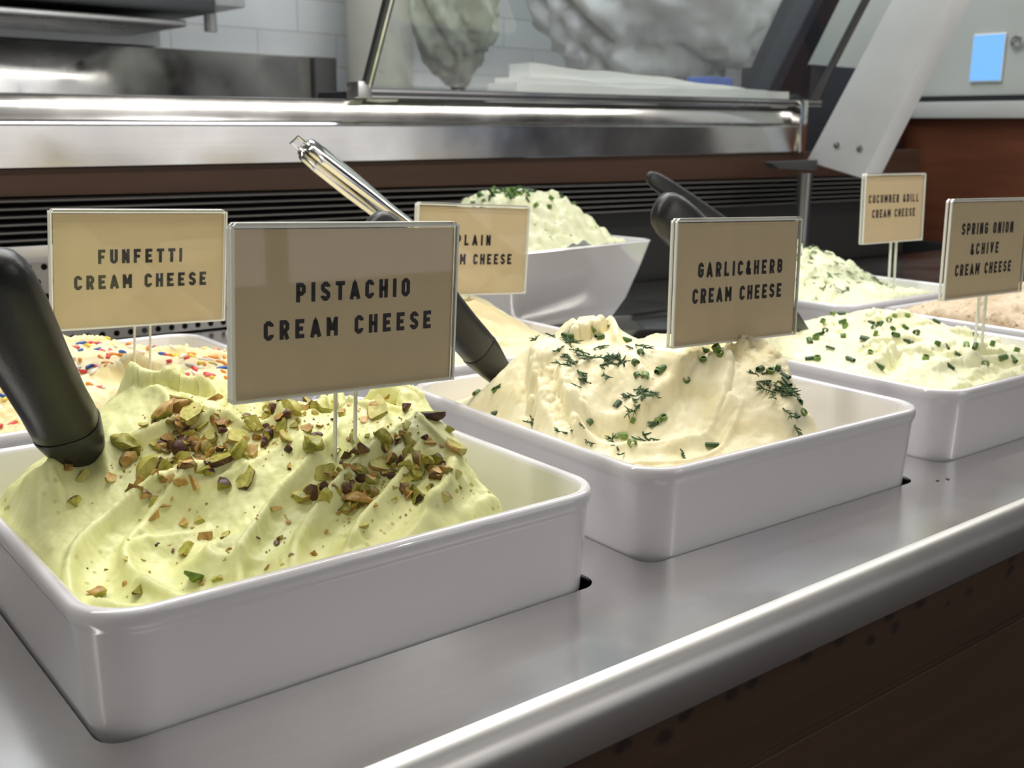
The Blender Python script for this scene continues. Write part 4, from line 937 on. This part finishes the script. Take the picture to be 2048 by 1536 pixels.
def nut_mesh(kind, seed):
    r = random.Random(seed); bm = bmesh.new(); bmesh.ops.create_icosphere(bm, subdivisions=3, radius=1)
    if kind == 'half': sx, sy, sz = r.uniform(.0066, .0078), r.uniform(.0036, .0042), r.uniform(.0030, .0038)
    elif kind == 'chunk': sx, sy, sz = r.uniform(.0030, .0048), r.uniform(.0024, .0036), r.uniform(.0018, .0028)
    else: sx, sy, sz = r.uniform(.0018, .0034), r.uniform(.0014, .0024), 0.0005
    for v in bm.verts:
        p = v.co; k = 1+(0.30 if kind == 'half' else 0.4)*float(fbm(np.array([p.x*1.6+seed]), np.array([p.y*1.6+p.z*1.1]), seed, 3)[0])
        tp = (1-0.34*p.x*abs(p.x))*(1+0.14*math.sin(5*math.atan2(p.z, p.y)+seed)*(1-abs(p.x))) if kind == 'half' else 1
        v.co = Vector((p.x*sx*k, p.y*sy*k*tp, p.z*sz*k*tp))
    cuts = {'half': [((0, 0, 1), 0.0006)], 'chunk': [], 'flake': []}[kind]
    if kind == 'half':
        cuts = cuts+[((r.choice((-1, 1))*r.uniform(.5, 1), r.uniform(-.6, .6), r.uniform(-.4, .4)), r.uniform(0.002, 0.005))]
        if seed % 2: cuts = cuts+[((r.uniform(-.5, .5), r.choice((-1, 1)), r.uniform(-.6, .6)), r.uniform(0.0015, 0.003))]
    if kind == 'chunk': cuts = [((r.uniform(-1, 1), r.uniform(-1, 1), r.uniform(-.3, 1)), r.uniform(0.0004, 0.0014)) for _ in range(4)]
    for i, (n, d) in enumerate(cuts):
        n = Vector(n).normalized()
        g = bmesh.ops.bisect_plane(bm, geom=bm.verts[:]+bm.edges[:]+bm.faces[:], plane_co=n*d, plane_no=n, clear_outer=True)
        ed = [e for e in g['geom_cut'] if isinstance(e, bmesh.types.BMEdge)]
        if ed:
            f = bmesh.ops.contextual_create(bm, geom=ed)
            for fc in f['faces']: fc.material_index = 1
    me = bpy.data.meshes.new('pistachio_piece'); bm.to_mesh(me); bm.free()
    if kind == 'half': mats = [[NM[2], NM[0]], [NM[0], NM[0]], [NM[1], NM[0]]][seed % 3]
    elif kind == 'chunk': mats = [[NM[2], NM[0]], [NM[0], NM[1]], [NM[1], NM[0]], [NM[2], NM[1]]][seed % 4]
    else: mats = [[NM[2], NM[2]], [NM[1], NM[1]], [NM[2], NM[2]]][seed % 3]
    for m in mats: me.materials.append(m)
    me.polygons.foreach_set('use_smooth', [True]*len(me.polygons)); me.set_sharp_from_angle(angle=0.7); return me
halves = [nut_mesh('half', k) for k in range(1, 7)]
chunks = [nut_mesh('chunk', 20+k) for k in range(12)]
flakes = [nut_mesh('flake', 40+k) for k in range(6)]
P = CH['pistachio']; r1 = random.Random(11)
HALVES = [(0.089, 0.133), (0.090, 0.128), (0.090, 0.118), (0.079, 0.126), (0.060, 0.124), (0.066, 0.109), (0.104, 0.101), (0.102, 0.092), (0.094, 0.093), (0.125, 0.093), (0.131, 0.071), (0.100, 0.080), (0.121, 0.061), (0.123, 0.049), (0.130, 0.064), (0.133, 0.096), (0.133, 0.043), (0.138, 0.042), (0.171, 0.077), (0.163, 0.061), (0.193, 0.065), (0.192, 0.039), (0.164, 0.036), (0.173, 0.039), (0.156, 0.051), (0.116, 0.105), (0.060, 0.046)]
CHUNKS = [(0.048, 0.113), (0.099, 0.100), (0.086, 0.091), (0.082, 0.094), (0.072, 0.117), (0.153, 0.117), (0.110, 0.133), (0.104, 0.059), (0.067, 0.038), (0.070, 0.083), (0.077, 0.079), (0.068, 0.091), (0.060, 0.093), (0.063, 0.090), (0.031, 0.110), (0.040, 0.125), (0.022, 0.051), (0.033, 0.038), (0.080, 0.062), (0.073, 0.069), (0.065, 0.066), (0.189, 0.089), (0.149, 0.048), (0.151, 0.032), (0.129, 0.023), (0.145, 0.041), (0.188, 0.095), (0.184, 0.073), (0.177, 0.033)]
FLAKES = [(0.193, 0.011), (0.053, 0.104), (0.064, 0.096), (0.082, 0.084), (0.078, 0.088), (0.108, 0.053), (0.059, 0.075), (0.054, 0.076)]
SCATTER = [(0.089, 0.091), (0.068, 0.096), (0.085, 0.111), (0.129, 0.094), (0.086, 0.095), (0.114, 0.104), (0.101, 0.110), (0.082, 0.114), (0.056, 0.116), (0.086, 0.111), (0.091, 0.116), (0.088, 0.106), (0.105, 0.108), (0.058, 0.098), (0.097, 0.108), (0.098, 0.099), (0.112, 0.105), (0.078, 0.116), (0.069, 0.112), (0.070, 0.094), (0.084, 0.114), (0.116, 0.116), (0.087, 0.114), (0.102, 0.111), (0.088, 0.104), (0.122, 0.093), (0.079, 0.107), (0.077, 0.090), (0.094, 0.108), (0.085, 0.111), (0.086, 0.116), (0.086, 0.104), (0.086, 0.110), (0.094, 0.093), (0.081, 0.113), (0.105, 0.107), (0.065, 0.109), (0.073, 0.120), (0.063, 0.118), (0.117, 0.113), (0.059, 0.105), (0.088, 0.094), (0.116, 0.105), (0.087, 0.109), (0.063, 0.098), (0.120, 0.103), (0.085, 0.111), (0.074, 0.118), (0.082, 0.117), (0.080, 0.120), (0.097, 0.106), (0.087, 0.092), (0.075, 0.115), (0.075, 0.096), (0.068, 0.096), (0.080, 0.093), (0.091, 0.110), (0.059, 0.119), (0.081, 0.094), (0.095, 0.111), (0.137, 0.083), (0.130, 0.095), (0.125, 0.095), (0.151, 0.103), (0.145, 0.100), (0.119, 0.099), (0.161, 0.108), (0.133, 0.089), (0.126, 0.109), (0.137, 0.086), (0.149, 0.108), (0.142, 0.086), (0.146, 0.108), (0.122, 0.099), (0.118, 0.103), (0.147, 0.098), (0.151, 0.098), (0.129, 0.114), (0.126, 0.090), (0.133, 0.090), (0.127, 0.113), (0.138, 0.098), (0.163, 0.093), (0.163, 0.101), (0.163, 0.076), (0.138, 0.085), (0.129, 0.114), (0.128, 0.114), (0.125, 0.080), (0.101, 0.108), (0.126, 0.097), (0.135, 0.060), (0.168, 0.018), (0.163, 0.043), (0.145, 0.070), (0.177, 0.040), (0.156, 0.031), (0.145, 0.045), (0.162, 0.043), (0.170, 0.039), (0.164, 0.036), (0.179, 0.034), (0.151, 0.031), (0.140, 0.029), (0.149, 0.052), (0.165, 0.034), (0.177, 0.032), (0.163, 0.058), (0.172, 0.039), (0.144, 0.039), (0.171, 0.056), (0.176, 0.058), (0.147, 0.046), (0.135, 0.049), (0.139, 0.045), (0.150, 0.047), (0.136, 0.051), (0.179, 0.036), (0.181, 0.045), (0.197, 0.057), (0.157, 0.031), (0.180, 0.023), (0.176, 0.060), (0.166, 0.061), (0.179, 0.032), (0.172, 0.041), (0.164, 0.047), (0.168, 0.038), (0.169, 0.042), (0.183, 0.024), (0.154, 0.069), (0.187, 0.044), (0.165, 0.046), (0.171, 0.059), (0.163, 0.051), (0.177, 0.039), (0.137, 0.063), (0.159, 0.034), (0.158, 0.030), (0.168, 0.058), (0.128, 0.046), (0.129, 0.046), (0.142, 0.047), (0.144, 0.050), (0.137, 0.052), (0.141, 0.068), (0.140, 0.065), (0.130, 0.060), (0.140, 0.050), (0.143, 0.043), (0.145, 0.051), (0.128, 0.058)]
SPARSE = [(0.099, 0.046), (0.094, 0.024), (0.077, 0.047), (0.069, 0.038), (0.030, 0.050), (0.072, 0.078), (0.089, 0.048), (0.060, 0.072), (0.103, 0.043), (0.060, 0.043), (0.046, 0.070), (0.028, 0.067), (0.113, 0.064), (0.034, 0.059), (0.116, 0.063), (0.069, 0.068), (0.088, 0.031), (0.108, 0.061), (0.099, 0.046), (0.104, 0.028), (0.071, 0.042), (0.091, 0.066)]
CHIVES = [(0.072, 0.159), (0.075, 0.156), (0.093, 0.147), (0.106, 0.134), (0.088, 0.102), (0.080, 0.098), (0.102, 0.074), (0.089, 0.086), (0.091, 0.086), (0.079, 0.088), (0.076, 0.092), (0.058, 0.090), (0.061, 0.079), (0.037, 0.092), (0.049, 0.081), (0.053, 0.078), (0.042, 0.059), (0.083, 0.033), (0.072, 0.072), (0.075, 0.071), (0.017, 0.162), (0.018, 0.161), (0.011, 0.152), (0.030, 0.201), (0.091, 0.153), (0.108, 0.156), (0.125, 0.081), (0.124, 0.067), (0.117, 0.075), (0.079, 0.070), (0.141, 0.040), (0.147, 0.033), (0.145, 0.030), (0.146, 0.022), (0.151, 0.024), (0.137, 0.016), (0.145, 0.016), (0.148, 0.040), (0.126, 0.072), (0.137, 0.045)]
DILLS = [(0.068, 0.157), (0.058, 0.141), (0.050, 0.130), (0.049, 0.118), (0.028, 0.108), (0.064, 0.174), (0.090, 0.152), (0.088, 0.136), (0.092, 0.111), (0.064, 0.121), (0.060, 0.122), (0.067, 0.110), (0.075, 0.103), (0.071, 0.085), (0.069, 0.080), (0.063, 0.071), (0.062, 0.065), (0.024, 0.086), (0.017, 0.125), (0.016, 0.088), (0.064, 0.039), (0.035, 0.063), (0.063, 0.113), (0.137, 0.036), (0.137, 0.032), (0.135, 0.025), (0.135, 0.042), (0.134, 0.014), (0.073, 0.086)]
ONIONS = [(0.103, 0.184), (0.130, 0.182), (0.177, 0.216), (0.116, 0.169), (0.078, 0.163), (0.069, 0.162), (0.042, 0.152), (0.053, 0.154), (0.071, 0.140), (0.078, 0.124), (0.095, 0.125), (0.132, 0.145), (0.116, 0.140), (0.132, 0.154), (0.148, 0.147), (0.177, 0.160), (0.192, 0.157), (0.149, 0.131), (0.132, 0.110), (0.108, 0.105), (0.111, 0.101), (0.206, 0.135), (0.122, 0.084), (0.133, 0.082), (0.013, 0.129), (0.015, 0.124), (0.157, 0.212), (0.133, 0.134), (0.101, 0.110), (0.134, 0.072), (0.209, 0.060), (0.148, 0.041), (0.221, 0.106), (0.161, 0.080), (0.155, 0.069), (0.160, 0.038), (0.029, 0.103), (0.045, 0.087), (0.040, 0.130), (0.089, 0.074), (0.089, 0.052), (0.127, 0.044), (0.060, 0.106), (0.199, 0.077)]
def put_half(u, v, k, spin, label, group=None, s=1.0, lift=0.001, flip=False, tilt=0.3):
    Mx = P.frame(u, v, lift, spin, tilt, r1)
    if flip: Mx = Mx @ Matrix.Rotation(PI, 4, 'X')
    return inst('pistachio_kernel', halves[k], Mx, label, 'pistachio', group, s)

LB_T = 'pistachio pieces on the green cream cheese'
n_h = 0
for i, (u, v) in enumerate(HALVES):
    last = i == len(HALVES)-1
    if last:
        Mx = P.frame(u, v, 0.0022, 0.6, 0.2, r1) @ Matrix.Rotation(PI/2*0.75, 4, 'Y')
        o = inst('pistachio_kernel', halves[1].copy(), Mx, 'bright green pistachio kernel standing alone against the front rim of the pan', 'pistachio', None, 0.85)
        o.data.materials.clear(); o.data.materials.append(nut_mat('bright_green_kernel', [(0.3, (0.04, 0.09, 0.008)), (0.6, (0.13, 0.22, 0.02)), (0.8, (0.3, 0.36, 0.06))])); o.data.materials.append(o.data.materials[0])
    elif i == 5: put_half(u, v, 0, 0.3, 'large purple brown skinned pistachio kernel on the left slope of the green heap', None, 1.35, 0.0026, True, 0.2)
    elif i == 10: put_half(u, v, 3, 1.3, 'purple brown pistachio kernel just left of the clear stem of the pistachio sign', None, 1.35, 0.0026, True, 0.2)
    elif i == 22: put_half(u, v, 2, 0.4, 'big tan green pistachio kernel at the right end of the green heap', None, 1.4, 0.0026, False, 0.2)
    else: put_half(u, v, r1.randrange(6), r1.uniform(0, 6.28), 'pistachio kernel half strewn on top of the green cream cheese heap', LB_T, r1.uniform(0.95, 1.3), 0.0020, r1.random() < 0.3, 0.5)
SCATTER += [(u+r1.gauss(0, .006), v+r1.gauss(0, .006)) for u, v in SCATTER[::2]+HALVES[:-1]]
for i, (u, v) in enumerate(CHUNKS+SCATTER+SPARSE):
    sp = i >= len(CHUNKS)+len(SCATTER)
    s = r1.uniform(0.95, 1.4) if i < len(CHUNKS) else (r1.uniform(0.35, 0.6) if sp else r1.uniform(0.65, 1.55))
    if i >= len(CHUNKS): u += r1.uniform(-.002, .002); v += r1.uniform(-.002, .002)
    if r1.random() < 0.25 and i >= len(CHUNKS):
        inst('pistachio_skin', flakes[r1.randrange(6)], P.frame(u, v, 0.0008, r1.uniform(0, 6.28), 0.5, r1), 'thin dark flake of pistachio skin on the green cream cheese heap', 'pistachio skin', 'pistachio skin flakes on the green cream cheese', r1.uniform(0.6, 1.1))
    else:
        inst('pistachio_piece', chunks[r1.randrange(12)], P.frame(u, v, 0.0012*s, r1.uniform(0, 6.28), 0.7, r1), 'small chopped pistachio piece strewn on the green cream cheese heap', 'pistachio', 'chopped pistachio bits on the green cream cheese', s)
for u, v in FLAKES:
    inst('pistachio_skin', flakes[r1.randrange(6)], P.frame(u, v, 0.0006, r1.uniform(0, 6.28), 0.3, r1), 'thin dark flake of pistachio skin on the green cream cheese heap', 'pistachio skin', 'pistachio skin flakes on the green cream cheese', r1.uniform(0.5, 0.9))
# crumbs too fine to count
b = MB()
pool = SCATTER+SCATTER+CHUNKS+SPARSE
for i in range(900):
    u, v = pool[r1.randrange(len(pool))]; u += r1.gauss(0, .007); v += r1.gauss(0, .006)
    if not (0.012 < u < 0.205 and 0.012 < v < 0.16): continue
    s = r1.uniform(0.0003, 0.0011); Mx = P.frame(u, v, s*0.4, r1.uniform(0, 6), 0.5, r1)
    b.add([(s, 0, 0), (-s*.6, s*.8, 0), (-s*.5, -s*.7, 0), (0, 0, s*.9), (0, 0, -s*.6)], [(0, 1, 3), (1, 2, 3), (2, 0, 3), (1, 0, 4), (2, 1, 4), (0, 2, 4)], 0 if r1.random() < .6 else (1 if r1.random() < .7 else 2), Mx)
tag(b.build('pistachio_crumbs', [NM[1], NM[0], NM[2]]), 'fine pistachio crumbs sprinkled over the green cream cheese', 'crumbs', None, 'stuff')

# chives and dill
CHV = [mat('chive_green', (0.060, 0.135, 0.022), 0.4, var=0.25, vscale=200), mat('chive_light', (0.16, 0.26, 0.05), 0.4, var=0.2, vscale=200), mat('chive_dark', (0.030, 0.075, 0.020), 0.4, var=0.25, vscale=200)]
M['dill'] = mat('dill_green', (0.030, 0.085, 0.020), 0.5, var=0.3, vscale=300)
def chive_mesh(L, R, flat, m, closed=False):
    b = MB(); n = 14; t = R*0.26
    def ring(z, r): return [(r*math.cos(2*PI*k/n), r*flat*math.sin(2*PI*k/n), z) for k in range(n)]
    b.loft([ring(-L/2, R-t), ring(-L/2, R), ring(L/2, R), ring(L/2, R-t)]+[ring(-L/2, R-t)], cap=False)
    me = mesh('chive_piece', b.v, b.f); me.materials.append(m)
    me.polygons.foreach_set('use_smooth', [True]*len(me.polygons)); me.set_sharp_from_angle(angle=0.7); return me
chv = [chive_mesh(L, R, fl, CHV[m]) for L, R, fl, m in ((0.0048, 0.0017, 0.9, 0), (0.0030, 0.0019, 1.0, 0), (0.0060, 0.0014, 0.7, 2), (0.0036, 0.0021, 0.85, 1), (0.0022, 0.0020, 1.0, 1), (0.0050, 0.0018, 0.5, 2))]
def dill_mesh(seed, n, L):
    r = random.Random(seed); b = MB()
    pts = [Vector((0, 0, 0.0004))]; a = r.uniform(0, 6.28)
    for k in range(4):
        a += r.uniform(-.5, .5); pts.append(pts[-1]+Vector((math.cos(a), math.sin(a), r.uniform(-.05, .25)))*L/4)
    b.tube(pts, [0.00055, 0.0005, 0.00042, 0.00036, 0.00028], 5)
    for k in range(n):
        i = r.randrange(0, 4); p = pts[i].lerp(pts[i+1], r.random()); aa = a+r.choice((-1, 1))*r.uniform(.4, 1.3); l = L*r.uniform(.22, .55)
        q = p+Vector((math.cos(aa), math.sin(aa), r.uniform(-.1, .4)))*l*.5; q2 = q+Vector((math.cos(aa+.3), math.sin(aa+.3), r.uniform(-.2, .2)))*l*.5
        b.tube([p, q, q2], [0.00042, 0.0004, 0.00018], 4)
    me = mesh('dill_sprig', b.v, b.f); me.materials.append(M['dill']); me.polygons.foreach_set('use_smooth', [True]*len(me.polygons)); return me
dil = [dill_mesh(100+k, n, L) for k, (n, L) in enumerate(((9, .010), (12, .009), (5, .008), (14, .011), (3, .006), (2, .005)))]
r3 = random.Random(5)
def lay_chive(C, u, v, r, s, label, group):
    k = r.randrange(6); Mx = C.frame(u, v, 0.0013*s, r.uniform(0, 6.28), 0.15, r)
    if k in (0, 2, 5) or r.random() < 0.55: Mx = Mx @ Matrix.Rotation(PI/2+r.uniform(-.25, .25), 4, 'X')
    return inst('chive_piece', chv[k], Mx, label, 'chive', group, s)
for u, v in CHIVES: lay_chive(CH['garlic'], u, v, r3, r3.uniform(1.05, 1.35), 'chopped chive piece lying on the ivory garlic cream cheese', 'chives on the garlic cream cheese')
for i, (u, v) in enumerate(DILLS):
    inst('dill_sprig', dil[3 if i in (1, 2, 13, 24, 25) else r3.randrange(6)], CH['garlic'].frame(u, v, 0.0006, r3.uniform(0, 6.28), 0.1, r3), 'dark green dill frond lying on the ivory garlic cream cheese', 'dill', 'dill on the garlic cream cheese', r3.uniform(0.95, 1.35))
    for _ in range(4 if i in (0, 1, 2, 13, 24, 25, 14, 3) else 1):
        if True:
            inst('dill_sprig', dil[r3.randrange(5)], CH['garlic'].frame(u+r3.uniform(-.006, .006), v+r3.uniform(-.006, .006), 0.0006, r3.uniform(0, 6.28), 0.15, r3), 'dark green dill frond lying on the ivory garlic cream cheese', 'dill', 'dill on the garlic cream cheese', r3.uniform(0.7, 1.0))
for u, v in ONIONS: lay_chive(CH['onion'], u, v, r3, r3.uniform(1.15, 1.55), 'chopped green onion ring lying on the pale spring onion cream cheese', 'green onion rings on the spring onion cream cheese')
for i in range(150):
    u, v = r3.uniform(0.02, 0.19), r3.uniform(0.05, 0.20)
    if CH['dill'].at(u, v)[0] < 0.05: continue
    inst('dill_sprig', dil[r3.randrange(6)], CH['dill'].frame(u, v, 0.0006, r3.uniform(0, 6.28), 0.2, r3), 'dill frond on the peaked cream cheese of the rear right pan', 'dill', 'dill on the rear right cream cheese', r3.uniform(0.8, 1.3))
for i in range(90):
    a = r3.uniform(0, 6.28); rr = abs(r3.gauss(0, .045)); x, y = rr*math.cos(a), rr*math.sin(a)
    if max(abs(x), abs(y)) > 0.1: continue
    z = float(bZ[int((y+.109)/.218*149), int((x+.109)/.218*149)])
    Mx = BM @ Matrix.Translation((x, y, z+0.001)) @ Euler((r3.uniform(-1.6, 1.6), r3.uniform(-1, 1), r3.uniform(0, 6))).to_matrix().to_4x4()
    inst('onion_piece', chv[r3.randrange(6)], Mx, 'chopped green onion piece on the cheese mound in the deep white bowl', 'green onion', 'green onion on the bowl of cheese', r3.uniform(1.2, 2.0))
# coloured sprinkles
SPR = {'white': (0.85, 0.82, 0.76), 'orange': (0.85, 0.30, 0.04), 'red': (0.75, 0.07, 0.07), 'yellow': (0.85, 0.66, 0.10), 'blue': (0.02, 0.10, 0.38), 'pink': (0.80, 0.18, 0.20)}
r4 = random.Random(9); spm = {}
for c, rgb in SPR.items():
    mm = mat('sprinkle_'+c, rgb, 0.35); lst = []
    for k in range(3):
        b = MB(); bend = (0, 0.5, -0.9)[k]; L = (.0058, .0066, .0052)[k]; pts = []
        for t in np.linspace(-.5, .5, 7): pts.append((L*t, bend*L*t*t, 0))
        b.tube(pts, [.0003, .00095, .0011, .0011, .0011, .00095, .0003], 8); me = mesh('sprinkle', b.v, b.f); me.materials.append(mm)
        me.polygons.foreach_set('use_smooth', [True]*len(me.polygons)); lst.append(me)
    spm[c] = lst
wts = ['white']*5+['orange']*4+['red']*3+['yellow']*3+['blue']*2+['pink']*2
for i in range(300):
    u, v = r4.uniform(0.012, 0.25), r4.uniform(0.012, 0.175)
    c = r4.choice(wts)
    inst('sprinkle', r4.choice(spm[c]), CH['funfetti'].frame(u, v, 0.0006, r4.uniform(0, 6.28), 0.35, r4), c+' sugar sprinkle in the cream cheese of the rear left pan', 'sprinkle', c+' sprinkles in the rear left pan', r4.uniform(1.15, 1.5))
# specks on the counter
for x, y, a in ((0.789, -0.0060, 0.3), (0.797, -0.0085, 1.2)):
    inst('herb_speck', flakes[1], Matrix.Translation((x, y, 0.0004)) @ Matrix.Rotation(a, 4, 'Z'), 'tiny dark herb speck on the steel counter in front of the right pan', 'speck', 'specks on the steel counter', 0.7)
